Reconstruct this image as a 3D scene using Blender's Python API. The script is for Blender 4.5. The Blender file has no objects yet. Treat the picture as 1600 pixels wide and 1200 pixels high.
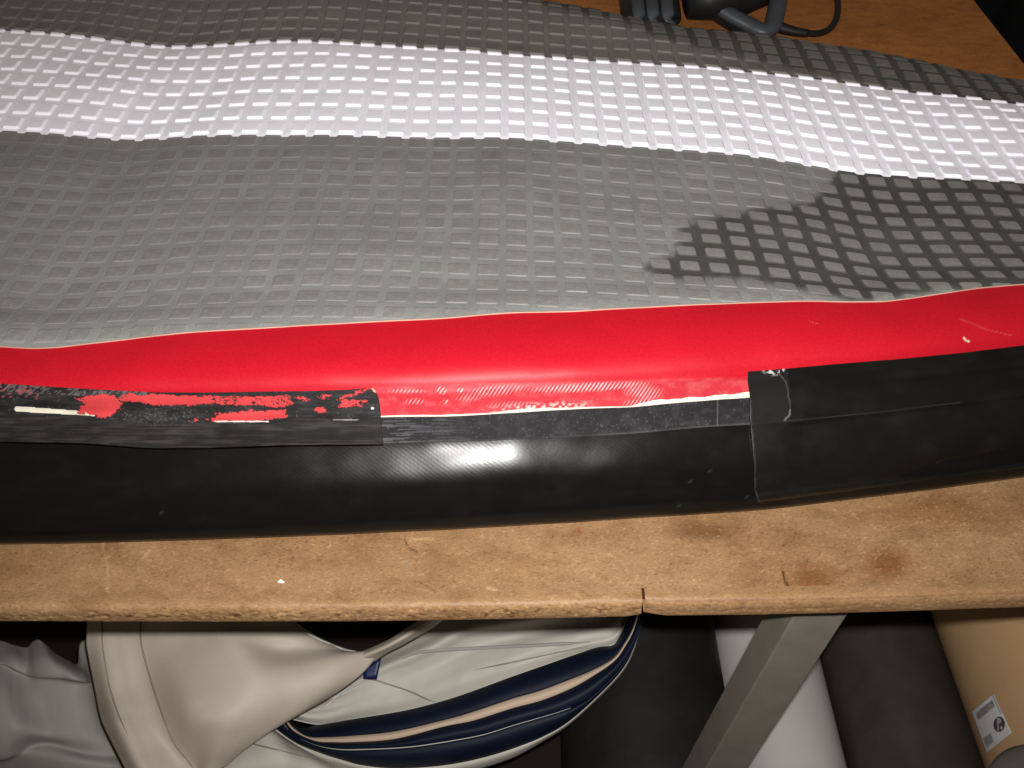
import bpy, math, random
import numpy as np
from mathutils import Vector
random.seed(7); rng = np.random.default_rng(7)
R = math.radians
scene = bpy.context.scene

# ------------------------------------------------------------ camera
F, CX, CY, H = 1511.0, 800.0, 600.0, 0.613      # focal length in photo pixels, table top is z = 0
PITCH = R(45)
cd = bpy.data.cameras.new('camera'); cam = bpy.data.objects.new('camera', cd)
scene.collection.objects.link(cam)
cam.location = (0, 0, H); cam.rotation_euler = (R(90) - PITCH, 0, 0)
cd.sensor_width = 36.0; cd.lens = 36.0 * F / 1600.0; cd.clip_start = 0.01; cd.clip_end = 100
scene.camera = cam
# ------------------------------------------------------------ world: dim warm room light
w = bpy.data.worlds.new('World'); scene.world = w; w.use_nodes = True
bg = w.node_tree.nodes['Background']; bg.inputs[0].default_value = (1.0, 0.80, 0.62, 1); bg.inputs[1].default_value = 0.10
# ------------------------------------------------------------ the flash beside the lens
ld = bpy.data.lights.new('flash', 'SPOT'); flash = bpy.data.objects.new('flash', ld)
scene.collection.objects.link(flash)
ld.energy = 60; ld.color = (1.0, 0.975, 0.955); ld.shadow_soft_size = 0.008
ld.spot_size = R(112); ld.spot_blend = 1.0
s45 = math.sin(PITCH); c45 = math.cos(PITCH)
FO = (0.014, 0.029)
flash.location = (FO[0], FO[1] * s45, H + FO[1] * c45)
flash.rotation_euler = (R(90) - PITCH + R(5), 0, 0)
# ------------------------------------------------------------ exposure
vs = scene.view_settings; vs.view_transform = 'Standard'; vs.look = 'None'; vs.exposure = 0.0; vs.gamma = 1.0
vs.use_curve_mapping = False
scene.render.engine = 'CYCLES'; scene.render.resolution_x = 1024; scene.render.resolution_y = 768

# ============================================================ helpers
C = scene.collection
FLOOR = -0.68
def at_z(px, py, z):
    """point of the plane z seen at a photo pixel"""
    a = (np.asarray(px, float) - CX) / F; v = (np.asarray(py, float) - CY) / F
    dy = c45 - v * s45; dz = s45 + v * c45
    t = (H - z) / dz
    return np.stack([a * t, dy * t, H - dz * t], -1)
def at_d(px, py, Z):
    """point at optical depth Z"""
    a = (np.asarray(px, float) - CX) / F; v = (np.asarray(py, float) - CY) / F
    Z = np.asarray(Z, float)
    return np.stack([a * Z, (c45 - v * s45) * Z, H - (s45 + v * c45) * Z], -1)
def at_y(px, py, Y):
    a = (np.asarray(px, float) - CX) / F; v = (np.asarray(py, float) - CY) / F
    Z = Y / (c45 - v * s45)
    return np.stack([a * Z, Y + 0 * Z, H - (s45 + v * c45) * Z], -1)
def proj(P):
    P = np.asarray(P, float); d = P[..., 2] - H
    Z = P[..., 1] * c45 - d * s45; up = P[..., 1] * s45 + d * c45
    return CX + F * P[..., 0] / Z, CY - F * up / Z
def smooth(y, s):
    if s <= 0: return y
    n = int(s * 3) + 1; k = np.exp(-0.5 * (np.arange(-n, n + 1) / s) ** 2); k /= k.sum()
    yp = np.concatenate([2 * y[0] - y[n:0:-1], y, 2 * y[-1] - y[-2:-n - 2:-1]])
    return np.convolve(yp, k, 'valid')
PX = np.arange(-700, 2301, 5.0)
def curve(pts, sig=14, damp=1.0):
    xs = np.array([p[0] for p in pts], float); ys = np.array([p[1] for p in pts], float)
    y = np.interp(PX, xs, ys)
    m0 = (ys[2] - ys[0]) / (xs[2] - xs[0]) * damp; m1 = (ys[-1] - ys[-3]) / (xs[-1] - xs[-3]) * damp
    y = np.where(PX < xs[0], ys[0] + m0 * (PX - xs[0]), y); y = np.where(PX > xs[-1], ys[-1] + m1 * (PX - xs[-1]), y)
    return smooth(y, sig / 5.0)
def inpoly(px, py, poly):
    inside = np.zeros(np.shape(px), bool); n = len(poly)
    for i in range(n):
        x0, y0 = poly[i]; x1, y1 = poly[(i + 1) % n]
        if y0 == y1: continue
        c = ((y0 > py) != (y1 > py)) & (px < (x1 - x0) * (py - y0) / (y1 - y0) + x0)
        inside ^= c
    return inside
def vnoise(x, y, seed=0):
    """smooth value noise in 0..1"""
    x = np.asarray(x, float); y = np.asarray(y, float)
    xi = np.floor(x).astype(np.int64); yi = np.floor(y).astype(np.int64); fx = x - xi; fy = y - yi
    fx = fx * fx * (3 - 2 * fx); fy = fy * fy * (3 - 2 * fy)
    def h(a, b):
        n = (a * 374761393 + b * 668265263 + seed * 982451653) & 0x7fffffff
        n = ((n ^ (n >> 13)) * 1274126177) & 0x7fffffff
        return ((n ^ (n >> 16)) & 0xffff) / 65535.0
    return (h(xi, yi) * (1 - fx) + h(xi + 1, yi) * fx) * (1 - fy) + (h(xi, yi + 1) * (1 - fx) + h(xi + 1, yi + 1) * fx) * fy
def fbm(x, y, seed=0, o=3):
    return sum(vnoise(x * 2 ** i, y * 2 ** i, seed + i) * 0.5 ** i for i in range(o)) / sum(0.5 ** i for i in range(o))
def segdist(px, py, pts):
    d = np.full(np.shape(px), 1e9)
    for (x0, y0), (x1, y1) in zip(pts[:-1], pts[1:]):
        L = (x1 - x0) ** 2 + (y1 - y0) ** 2
        t = np.clip(((px - x0) * (x1 - x0) + (py - y0) * (y1 - y0)) / L, 0, 1)
        d = np.minimum(d, np.hypot(px - x0 - t * (x1 - x0), py - y0 - t * (y1 - y0)))
    return d
def mixc(col, m, c):
    m = np.clip(m, 0, 1)[..., None]
    return col * (1 - m) + np.array(c, float) * m

def link(o, parent=None):
    C.objects.link(o)
    if parent is not None: o.parent = parent
    return o
def mesh_obj(name, verts, faces, mats, parent=None, smooth_=True, midx=None):
    me = bpy.data.meshes.new(name)
    me.from_pydata([tuple(v) for v in verts], [], faces)
    for m in (mats if isinstance(mats, (list, tuple)) else [mats]): me.materials.append(m)
    if smooth_: me.polygons.foreach_set('use_smooth', [True] * len(me.polygons))
    if midx is not None: me.polygons.foreach_set('material_index', midx)
    me.update()
    return link(bpy.data.objects.new(name, me), parent)
def grid(name, P, mat, parent=None, col=None, uv=None, closed_u=False, thick=0.0, off=-1.0):
    ny, nx = P.shape[:2]
    idx = np.arange(ny * nx).reshape(ny, nx)
    if closed_u: idx = np.concatenate([idx, idx[:, :1]], 1)
    q = np.stack([idx[:-1, :-1], idx[:-1, 1:], idx[1:, 1:], idx[1:, :-1]], -1).reshape(-1, 4)
    me = bpy.data.meshes.new(name)
    me.vertices.add(ny * nx); me.vertices.foreach_set('co', P.reshape(-1).astype(np.float32))
    me.loops.add(q.size); me.loops.foreach_set('vertex_index', q.reshape(-1).astype(np.int32))
    me.polygons.add(len(q)); me.polygons.foreach_set('loop_start', np.arange(0, q.size, 4, dtype=np.int32))
    me.update(calc_edges=True); me.validate()
    me.polygons.foreach_set('use_smooth', [True] * len(me.polygons))
    if uv is not None:
        l = me.uv_layers.new(name='UVMap'); l.data.foreach_set('uv', uv.reshape(-1, 2)[q.reshape(-1)].reshape(-1).astype(np.float32))
    if col is not None:
        a = me.color_attributes.new('paint', 'FLOAT_COLOR', 'POINT')
        c4 = np.concatenate([col.reshape(-1, 3), np.ones((ny * nx, 1))], 1)
        a.data.foreach_set('color', c4.reshape(-1).astype(np.float32))
    me.materials.append(mat)
    o = link(bpy.data.objects.new(name, me), parent)
    if thick:
        m = o.modifiers.new('thickness', 'SOLIDIFY'); m.thickness = thick; m.offset = off
    return o
def tag(o, label=None, cat=None, group=None, kind=None):
    if label: o['label'] = label
    if cat: o['category'] = cat
    if group: o['group'] = group
    if kind: o['kind'] = kind
    return o
def thing(name, label, cat, loc=(0, 0, 0)):
    o = bpy.data.objects.new(name, None); o.empty_display_size = 0.05; C.objects.link(o)
    o.location = loc
    return tag(o, label, cat)
def crom(A, n):
    """Catmull-Rom upsample along axis 0, n samples per segment"""
    A = np.asarray(A, float); E = np.concatenate([2 * A[:1] - A[1:2], A, 2 * A[-1:] - A[-2:-1]], 0)
    out = []
    for i in range(len(A) - 1):
        p0, p1, p2, p3 = E[i], E[i + 1], E[i + 2], E[i + 3]
        for k in range(n):
            t = k / n
            out.append(0.5 * (2 * p1 + (p2 - p0) * t + (2 * p0 - 5 * p1 + 4 * p2 - p3) * t * t + (3 * p1 - p0 - 3 * p2 + p3) * t ** 3))
    out.append(A[-1])
    return np.array(out)
def patch(rows, nu=10, nv=10):
    """rows of (px, py, depth): smooth surface through them"""
    A = crom(np.array(rows, float), nv)
    A = crom(np.swapaxes(A, 0, 1), nu)
    A = np.swapaxes(A, 0, 1)
    return A
def resample(pts, n):
    p = np.array(pts, float); d = np.r_[0, np.cumsum(np.hypot(*(p[1:] - p[:-1])[:, :2].T))]
    t = np.linspace(0, d[-1], n)
    return np.stack([np.interp(t, d, p[:, k]) for k in range(p.shape[1])], -1)
def tube(name, pts, rad, mat, parent=None, n=12, flat=None, caps=True):
    """tube along 3-D points; rad scalar or list; flat=(a,b) makes an oblong section"""
    pts = np.asarray(pts, float); m = len(pts); rad = np.broadcast_to(np.asarray(rad, float), (m,))
    T = np.gradient(pts, axis=0); T /= np.linalg.norm(T, axis=1)[:, None]
    up = np.array([0, 0, 1.0]); V = []
    for i in range(m):
        s = np.cross(T[i], up); s /= max(np.linalg.norm(s), 1e-6); u = np.cross(s, T[i])
        for k in range(n):
            a = 2 * math.pi * k / n; ca, sa = math.cos(a), math.sin(a)
            fa, fb = flat if flat else (1, 1)
            V.append(pts[i] + rad[i] * (s * ca * fa + u * sa * fb))
    Fc = [(i * n + k, i * n + (k + 1) % n, (i + 1) * n + (k + 1) % n, (i + 1) * n + k) for i in range(m - 1) for k in range(n)]
    if caps: Fc += [tuple(range(n))[::-1], tuple(range((m - 1) * n, m * n))]
    return mesh_obj(name, V, Fc, mat, parent)

# ============================================================ materials
def mat_new(name):
    m = bpy.data.materials.new(name); m.use_nodes = True
    nt = m.node_tree; return m, nt, nt.nodes['Principled BSDF']
def N(nt, t, **kw):
    n = nt.nodes.new(t)
    for k, v in kw.items(): setattr(n, k, v)
    return n
def coords(nt, kind='Object', scale=(1, 1, 1), rot=(0, 0, 0)):
    tc = N(nt, 'ShaderNodeTexCoord'); mp = N(nt, 'ShaderNodeMapping')
    mp.inputs['Scale'].default_value = scale; mp.inputs['Rotation'].default_value = rot
    nt.links.new(tc.outputs[kind], mp.inputs[0]); return mp.outputs[0]
def noise(nt, vec, scale, detail=4, rough=0.55):
    n = N(nt, 'ShaderNodeTexNoise'); n.inputs['Scale'].default_value = scale
    n.inputs['Detail'].default_value = detail; n.inputs['Roughness'].default_value = rough
    nt.links.new(vec, n.inputs['Vector']); return n.outputs['Fac']
def ramp(nt, f, stops):
    r = N(nt, 'ShaderNodeValToRGB'); e = r.color_ramp.elements
    e[0].position, e[0].color = stops[0][0], (*stops[0][1], 1); e[1].position, e[1].color = stops[-1][0], (*stops[-1][1], 1)
    for p, c in stops[1:-1]:
        x = e.new(p); x.color = (*c, 1)
    nt.links.new(f, r.inputs[0]); return r.outputs[0]
def mul(nt, a, b, fac=1.0, mode='MULTIPLY'):
    m = N(nt, 'ShaderNodeMix', data_type='RGBA', blend_type=mode); m.inputs[0].default_value = fac
    for s, v in ((m.inputs[6], a), (m.inputs[7], b)):
        if isinstance(v, tuple): s.default_value = (*v, 1)
        else: nt.links.new(v, s)
    return m.outputs[2]
def bump(nt, bsdf, h, strength, dist, prev=None):
    b = N(nt, 'ShaderNodeBump'); b.inputs['Strength'].default_value = strength; b.inputs['Distance'].default_value = dist
    nt.links.new(h, b.inputs['Height'])
    if prev is not None: nt.links.new(prev, b.inputs['Normal'])
    nt.links.new(b.outputs[0], bsdf.inputs['Normal']); return b.outputs[0]
def attr(nt, n='paint'):
    a = N(nt, 'ShaderNodeAttribute'); a.attribute_name = n; return a.outputs['Color']

def soft_mat(name, col, rough=0.5, spec=0.4, mott=0.12, scale=30, bumpd=0.0006, bstr=0.4, bscale=90, painted=False, fine=0.0):
    """plain coated fabric / rubber / plastic with mottling, faint dirt and relief"""
    m, nt, b = mat_new(name)
    v = coords(nt)
    n1 = noise(nt, v, scale, 5)
    g = ramp(nt, n1, [(0.3, (1 - mott,) * 3), (0.7, (1 + mott,) * 3)])
    base = attr(nt) if painted else (col[0], col[1], col[2])
    c = mul(nt, base, g)
    if fine:
        n3 = noise(nt, v, 900, 2)
        c = mul(nt, c, ramp(nt, n3, [(0.35, (1 - fine,) * 3), (0.65, (1 + fine,) * 3)]))
    nt.links.new(c, b.inputs['Base Color'])
    n2 = noise(nt, v, bscale, 4)
    rr = N(nt, 'ShaderNodeMapRange'); rr.inputs[3].default_value = rough - 0.08; rr.inputs[4].default_value = rough + 0.1
    nt.links.new(n1, rr.inputs[0]); nt.links.new(rr.outputs[0], b.inputs['Roughness'])
    b.inputs['Specular IOR Level'].default_value = spec
    if bstr: bump(nt, b, n2, bstr, bumpd)
    return m

M = {}
M['grey'] = soft_mat('grey_rubber', (0.2, 0.2, 0.19), 0.62, 0.3, 0.12, 18, 0.0006, 0.35, 260, painted=True, fine=0.10)
M['greytop'] = soft_mat('grey_stud_top', (0.185, 0.178, 0.163), 0.66, 0.25, 0.13, 40, 0.0005, 0.5, 420, painted=True, fine=0.12)
M['white'] = soft_mat('white_rubber', (0.90, 0.895, 0.96), 0.5, 0.3, 0.05, 25, 0.0003, 0.2, 200)
M['whitetop'] = soft_mat('white_stud_top', (0.72, 0.69, 0.70), 0.55, 0.3, 0.05, 60, 0.0003, 0.3, 300, painted=True)

def weave_mat(name, rough=0.33, spec=0.5, wstr=0.35, mott=0.25):
    m, nt, b = mat_new(name)
    v = coords(nt); a = attr(nt)
    n1 = noise(nt, v, 35, 6, 0.65)
    c = mul(nt, a, ramp(nt, n1, [(0.3, (1 - mott,) * 3), (0.72, (1 + mott,) * 3)]))
    nt.links.new(c, b.inputs['Base Color'])
    uvv = coords(nt, 'UV', (1, 1, 1), (0, 0, R(-52)))
    wv = N(nt, 'ShaderNodeTexWave'); wv.inputs['Scale'].default_value = 120; wv.inputs['Distortion'].default_value = 0.6
    wv.inputs['Detail'].default_value = 1
    nt.links.new(uvv, wv.inputs['Vector'])
    n2 = noise(nt, v, 14, 4)
    p = bump(nt, b, wv.outputs['Fac'], wstr, 0.00025)
    p = bump(nt, b, n2, 0.03, 0.002, p)
    n4 = noise(nt, v, 500, 2)
    bump(nt, b, n4, 0.07, 0.0003, p)
    rr = N(nt, 'ShaderNodeMapRange'); rr.inputs[1].default_value = 0.3; rr.inputs[2].default_value = 0.7
    rr.inputs[3].default_value = rough - 0.02; rr.inputs[4].default_value = rough + 0.06
    nt.links.new(n1, rr.inputs[0]); nt.links.new(rr.outputs[0], b.inputs['Roughness'])
    b.inputs['Specular IOR Level'].default_value = spec
    return m
M['blackrub'] = weave_mat('black_tube_rubber', 0.23, 0.15, 0.028, 0.08)
M['tape'] = weave_mat('black_tape', 0.58, 0.07, 0.07, 0.22)
M['overlay'] = weave_mat('black_strip', 0.31, 0.2, 0.02, 0.08)

def red_mat():
    m, nt, b = mat_new('red_band')
    v = coords(nt); a = attr(nt)
    n1 = noise(nt, v, 12, 5)
    c = mul(nt, a, ramp(nt, n1, [(0.3, (0.93,) * 3), (0.7, (1.06,) * 3)]))
    c = mul(nt, c, ramp(nt, noise(nt, v, 700, 3), [(0.3, (0.9, 0.8, 0.8)), (0.7, (1.08, 1.25, 1.2))]))
    # bare weave showing through where the band is scuffed
    sc = attr(nt, 'scuff')
    uvv = coords(nt, 'UV', (1, 1, 1), (0, 0, R(33)))
    wv = N(nt, 'ShaderNodeTexWave'); wv.inputs['Scale'].default_value = 125; wv.inputs['Distortion'].default_value = 0.9
    wv.inputs['Detail'].default_value = 2; wv.inputs['Detail Scale'].default_value = 3
    nt.links.new(uvv, wv.inputs['Vector'])
    st = ramp(nt, wv.outputs['Fac'], [(0.60, (0, 0, 0)), (0.78, (1, 1, 1))])
    k = mul(nt, st, sc)
    mx = N(nt, 'ShaderNodeMix', data_type='RGBA'); nt.links.new(k, mx.inputs[0])
    nt.links.new(c, mx.inputs[6]); mx.inputs[7].default_value = (0.58, 0.40, 0.38, 1)
    nt.links.new(mx.outputs[2], b.inputs['Base Color'])
    b.inputs['Roughness'].default_value = 0.40; b.inputs['Specular IOR Level'].default_value = 0.12
    n2 = noise(nt, v, 22, 3); n3 = noise(nt, v, 420, 2)
    p = bump(nt, b, n2, 0.12, 0.002); bump(nt, b, n3, 0.12, 0.0003, p)
    return m
M['red'] = red_mat()

def chip_mat(name, raw=False):
    """worn chipboard: pressed chips, pale flakes, dark specks"""
    m, nt, b = mat_new(name)
    v = coords(nt, 'Object', (0.55, 1, 1))
    v2 = coords(nt, 'Object', (1, 2.2, 1), (0, 0, R(25)))
    big = noise(nt, v, 7, 4); mid = noise(nt, v, 55, 5, 0.65); fin = noise(nt, v2, 430, 5, 0.75)
    c = ramp(nt, big, [(0.3, (0.178, 0.096, 0.043)), (0.5, (0.212, 0.120, 0.057)), (0.72, (0.240, 0.142, 0.072))])
    c = mul(nt, c, ramp(nt, mid, [(0.25, (0.70, 0.66, 0.60)), (0.5, (1, 1, 1)), (0.75, (1.18, 1.2, 1.22))]))
    c = mul(nt, c, ramp(nt, fin, [(0.30, (0.50, 0.44, 0.38)), (0.44, (0.95, 0.94, 0.93)), (0.58, (1.05, 1.06, 1.06)), (0.70, (1.45, 1.5, 1.55))]), 1.0)
    vo = N(nt, 'ShaderNodeTexVoronoi'); vo.inputs['Scale'].default_value = 330
    nt.links.new(v2, vo.inputs['Vector'])
    bw = N(nt, 'ShaderNodeSeparateColor'); nt.links.new(vo.outputs['Color'], bw.inputs[0])
    c = mul(nt, c, ramp(nt, bw.outputs[0], [(0.0, (0.72, 0.68, 0.62)), (0.12, (0.97,) * 3), (0.88, (1.03,) * 3), (1.0, (1.32, 1.36, 1.4))]), 0.6 if not raw else 1.0)
    c = mul(nt, c, attr(nt))
    nt.links.new(c, b.inputs['Base Color'])
    rr = N(nt, 'ShaderNodeMapRange'); rr.inputs[3].default_value = 0.36 if not raw else 0.7; rr.inputs[4].default_value = 0.62 if not raw else 0.9
    nt.links.new(mid, rr.inputs[0]); nt.links.new(rr.outputs[0], b.inputs['Roughness'])
    b.inputs['Specular IOR Level'].default_value = 0.2 if not raw else 0.1
    p = bump(nt, b, fin, 0.22 if not raw else 0.9, 0.0005 if not raw else 0.0015)
    bump(nt, b, mid, 0.25, 0.001, p)
    return m
M['chip'] = chip_mat('worn_chipboard'); M['chipraw'] = chip_mat('raw_chipboard_edge', True)

def pvc(name, col, rough=0.42, spec=0.4, mott=0.07):
    return soft_mat(name, col, rough, spec, mott, 9, 0.0012, 0.15, 40, painted=False, fine=0.03)
M['beige'] = pvc('beige_pvc', (0.42, 0.365, 0.295), 0.55, 0.3); M['palegrey'] = pvc('pale_grey_pvc', (0.42, 0.395, 0.345), 0.55, 0.3)
M['midgrey'] = pvc('mid_grey_pvc', (0.28, 0.265, 0.24), 0.6, 0.25); M['navy'] = pvc('navy_pvc', (0.003, 0.006, 0.016), 0.55, 0.15, 0.2)
M['blue'] = pvc('blue_pvc', (0.004, 0.010, 0.06)); M['cream'] = pvc('cream_pvc', (0.45, 0.34, 0.25), 0.6, 0.25)
M['seam'] = pvc('seam_line', (0.20, 0.172, 0.135)); M['welt'] = pvc('pale_welt', (0.48, 0.46, 0.42), 0.3, 0.5)
M['leg'] = soft_mat('painted_steel', (0.148, 0.132, 0.11), 0.5, 0.4, 0.08, 40, 0.0004, 0.2, 150)
M['blackroll'] = soft_mat('black_sheet_roll', (0.008, 0.008, 0.0065), 0.6, 0.3, 0.25, 20, 0.001, 0.4, 60)
M['brownroll'] = soft_mat('dark_brown_sheet_roll', (0.036, 0.029, 0.024), 0.55, 0.35, 0.2, 20, 0.001, 0.3, 60, fine=0.1)
M['whiteroll'] = soft_mat('pale_sheet_roll', (0.45, 0.43, 0.405), 0.45, 0.35, 0.05, 14, 0.001, 0.15, 30)
M['tanroll'] = soft_mat('tan_sheet_roll', (0.48, 0.30, 0.155), 0.5, 0.35, 0.06, 10, 0.001, 0.15, 30)
M['greyend'] = soft_mat('grey_roll_end', (0.075, 0.07, 0.06), 0.6)
M['floor'] = soft_mat('dark_floor', (0.010, 0.007, 0.005), 0.7, 0.2, 0.3, 4, 0.003, 0.4, 30)
M['tooldark'] = soft_mat('dark_tool_plastic', (0.012, 0.012, 0.012), 0.45)
M['toolblue'] = soft_mat('blue_grey_tool_plastic', (0.05, 0.055, 0.064), 0.45, 0.4)
M['cable'] = soft_mat('black_cable', (0.008, 0.008, 0.007), 0.5)
M['bag'] = soft_mat('black_bag_cloth', (0.004, 0.004, 0.004), 0.9, 0.1)
M['rag'] = soft_mat('grey_brown_rag', (0.11, 0.09, 0.075), 0.9, 0.1, 0.2, 30)
M['paper'] = soft_mat('printed_paper', (0.6, 0.6, 0.6), 0.6, 0.3, 0.03, painted=True)
M['flake'] = soft_mat('white_flake', (0.72, 0.64, 0.5), 0.6, 0.3)

# ============================================================ floor
grid('floor', np.array([[(-4, -3, FLOOR), (4, -3, FLOOR)], [(-4, 6, FLOOR), (4, 6, FLOOR)]], float), M['floor'])
tag(bpy.data.objects['floor'], kind='structure')

# ============================================================ the table
TH = 0.019
edge_px = curve([(0, 972), (300, 973), (600, 972), (900, 967), (1000, 963.5), (1200, 962), (1400, 957), (1600, 950)], 60, 0.9)
EP = at_z(PX, edge_px, -TH)
XR, XL = 0.687, -1.05
def yfront(x): return np.interp(x, EP[:, 0], EP[:, 1])
XB = at_z(1004, 962, -TH)[0]
table = thing('work_table', 'worn brown chipboard table that the boat lies on', 'table', (0, 0.9, FLOOR))
def T(o):            # parent to the table root without moving
    o.parent = table; o.matrix_parent_inverse = table.matrix_world.inverted(); return o
bpy.context.view_layer.update()
ES = 0.013           # depth of the front edging
# fine front part of the top, with its scars
xs = np.concatenate([np.arange(XL, -0.5, 0.02), np.arange(-0.5, 0.56, 0.0013), np.arange(0.56, XR, 0.02), [XR]])
ys = np.concatenate([np.linspace(0, 0.17, 130), np.linspace(0.18, 0.3, 8)])
Xg, Yo = np.meshgrid(xs, ys)
Yg = yfront(Xg) + ES + Yo
Zg = (vnoise(Xg * 6, Yg * 6, 3) - 0.5) * 0.0006
P = np.stack([Xg, Yg, Zg - 0.0003], -1)
px, py = proj(P)
col = np.ones(P.shape)
jx = (fbm(px / 9, py / 9, 11) - .5) * 10; jy = (fbm(px / 9, py / 9, 15) - .5) * 8
def spot(x, y, rx, ry): return np.clip(1.4 - np.hypot((px + jx - x) / rx, (py + jy - y) / ry), 0, 1)
for x, y, rx, ry, c, k in [(1385, 880, 36, 26, (0.66, 0.50, 0.36), 1.0), (1270, 905, 40, 22, (0.72, 0.56, 0.44), 1.0), (808, 880, 11, 8, (0.75, 0.52, 0.38), 0.9),
        (895, 935, 13, 5, (0.9, 0.6, 0.4), 0.9), (1100, 830, 60, 14, (0.6, 0.54, 0.48), .9), (905, 830, 8, 6, (0.9, 0.55, 0.4), .8), (170, 850, 30, 16, (0.72, 0.62, 0.58), .6), (30, 880, 60, 30, (0.85, 0.78, 0.7), .6),
        (820, 875, 260, 30, (1.08, 1.08, 1.06), .7), (1480, 800, 120, 30, (0.74, 0.62, 0.5), .8)]:
    col = mixc(col, spot(x, y, rx, ry) * k, c)
col = mixc(col, (np.hypot((px - 635) / 9, (py - 881) / 7) < 1) * 0.8, (1.05, 1.22, 1.5))
for pts, wd, c in [([(1223, 893), (1229, 912), (1235, 932)], 1.5, (0.18, 0.13, 0.1)), ([(632, 845), (638, 856), (652, 862)], 1.2, (0.35, 0.3, 0.25)), ([(160, 845), (168, 890), (169, 935)], 1.6, (1.25, 1.3, 1.35)),
        ([(235, 860), (222, 872)], 1.5, (1.35, 1.4, 1.4)), ([(640, 844), (676, 841)], 2.2, (1.35, 1.4, 1.45)), ([(762, 920), (775, 921)], 1.8, (1.7, 1.9, 2.2)), ([(1005, 945), (1010, 930), (1022, 924)], 2.0, (1.35, 1.45, 1.5)),
        ([(655, 910), (690, 930)], 1.0, (0.6, 0.5, 0.45))]:
    col = mixc(col, np.clip(wd + .6 - segdist(px + jx * .3, py + jy * .3, pts), 0, 1), c)
g1 = fbm(px / 4, py / 2.4, 31, 2); col = mixc(col, (g1 > 0.79) * 0.55, (1.5, 1.6, 1.75)); col = mixc(col, (g1 < 0.18) * 0.55, (0.45, 0.4, 0.35))
T(grid('tabletop_front', P, M['chip'], col=col)).name = 'tabletop'
# the rest of the board: top, sides, underside
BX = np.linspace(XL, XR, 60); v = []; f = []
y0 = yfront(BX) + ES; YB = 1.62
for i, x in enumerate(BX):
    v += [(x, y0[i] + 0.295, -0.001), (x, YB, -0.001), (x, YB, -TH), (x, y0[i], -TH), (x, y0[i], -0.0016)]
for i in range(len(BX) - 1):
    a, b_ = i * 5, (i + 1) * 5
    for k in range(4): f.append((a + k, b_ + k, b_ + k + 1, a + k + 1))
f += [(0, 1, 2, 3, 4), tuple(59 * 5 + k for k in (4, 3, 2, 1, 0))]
o = mesh_obj('board', v, f, M['chip'], smooth_=False)  # rear top tinted brighter and more orange, making up for light lost there
ca = o.data.color_attributes.new('paint', 'FLOAT_COLOR', 'POINT'); ca.data.foreach_set('color', ([1.8, 1.2, 0.66, 1.0] * 3 + [0.3, 0.22, 0.16, 1.0] * 2) * len(BX)); T(o)  # front face behind the edging coloured dark, shade painted into the split
# front edging: raw, crumbling on the left of the split, whole on the right
def edging(name, xa, xb, mat, rough_amp, seed, lip):
    xx = np.arange(xa, xb, 0.0016)
    prof = [(ES + .0006, -0.0004), (0.0075, -0.0003), (0.0044, -0.0007), (0.0022, -0.0020), (0.0008, -0.0042), (0.0001, -0.0075), (0, -0.011), (0.0, -0.0145), (0.0004, -0.0178), (0.002, -TH), (ES, -TH)]
    prof = crom(np.array(prof), 3)
    Pp = np.zeros((len(prof), len(xx), 3)); Pp[..., 0] = xx[None]
    Pp[..., 1] = yfront(xx)[None] + prof[:, :1]; Pp[..., 2] = prof[:, 1:]
    u, tt = np.meshgrid(xx, np.arange(len(prof)))
    wgt = np.exp(-((tt - 17) / 7.0) ** 2)
    n = fbm(u * 420, tt * 0.6, seed, 3) - 0.5
    pit = np.clip(fbm(u * 230, tt * 0.5, seed + 9, 2) - 0.66, 0, 1) * 6
    Pp[..., 1] += wgt * (n * rough_amp + pit * rough_amp * 1.6)
    Pp[..., 2] += np.where(tt > 24, (fbm(u * 150, 0 * tt, seed + 4, 2) - .5) * rough_amp * 0.8, 0)
    if lip:      # chipped corner beside the split
        d = np.clip(1 - (u - xa) / 0.018, 0, 1)
        Pp[..., 2] += np.where(tt > 9, d * 0.004 * (tt - 9) / 21, 0); Pp[..., 1] += d ** 2 * 0.0015
    else:
        d = np.clip(1 - (xb - u) / 0.010, 0, 1); Pp[..., 2] += np.where(tt > 15, d * 0.0045 * (tt - 15) / 15, 0)
    c = np.ones(Pp.shape)
    c = mixc(c, wgt * (fbm(u * 330, tt * .7, seed + 21, 2) > 0.62) * (1.0 if not lip else .3), (1.45, 1.5, 1.5))
    c = mixc(c, wgt * (fbm(u * 260, tt * .6, seed + 27, 2) < 0.3) * (1.0 if not lip else .3), (0.45, 0.38, 0.36))
    if lip: c = mixc(c, np.exp(-((tt - 8.5) / 0.8) ** 2) * 0.6, (0.5, 0.42, 0.36))
    return T(grid(name, Pp, mat, col=c))
e1 = edging('edge_strip', XL, XB - 0.0004, M['chip'], 0.0005, 5, False); e1['label'] = 'crumbling raw chipboard edge left of the split'
e2 = edging('edge_strip', XB + 0.0006, XR, M['chip'], 0.0005, 50, True); e2['label'] = 'smooth edge right of the split'
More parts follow.
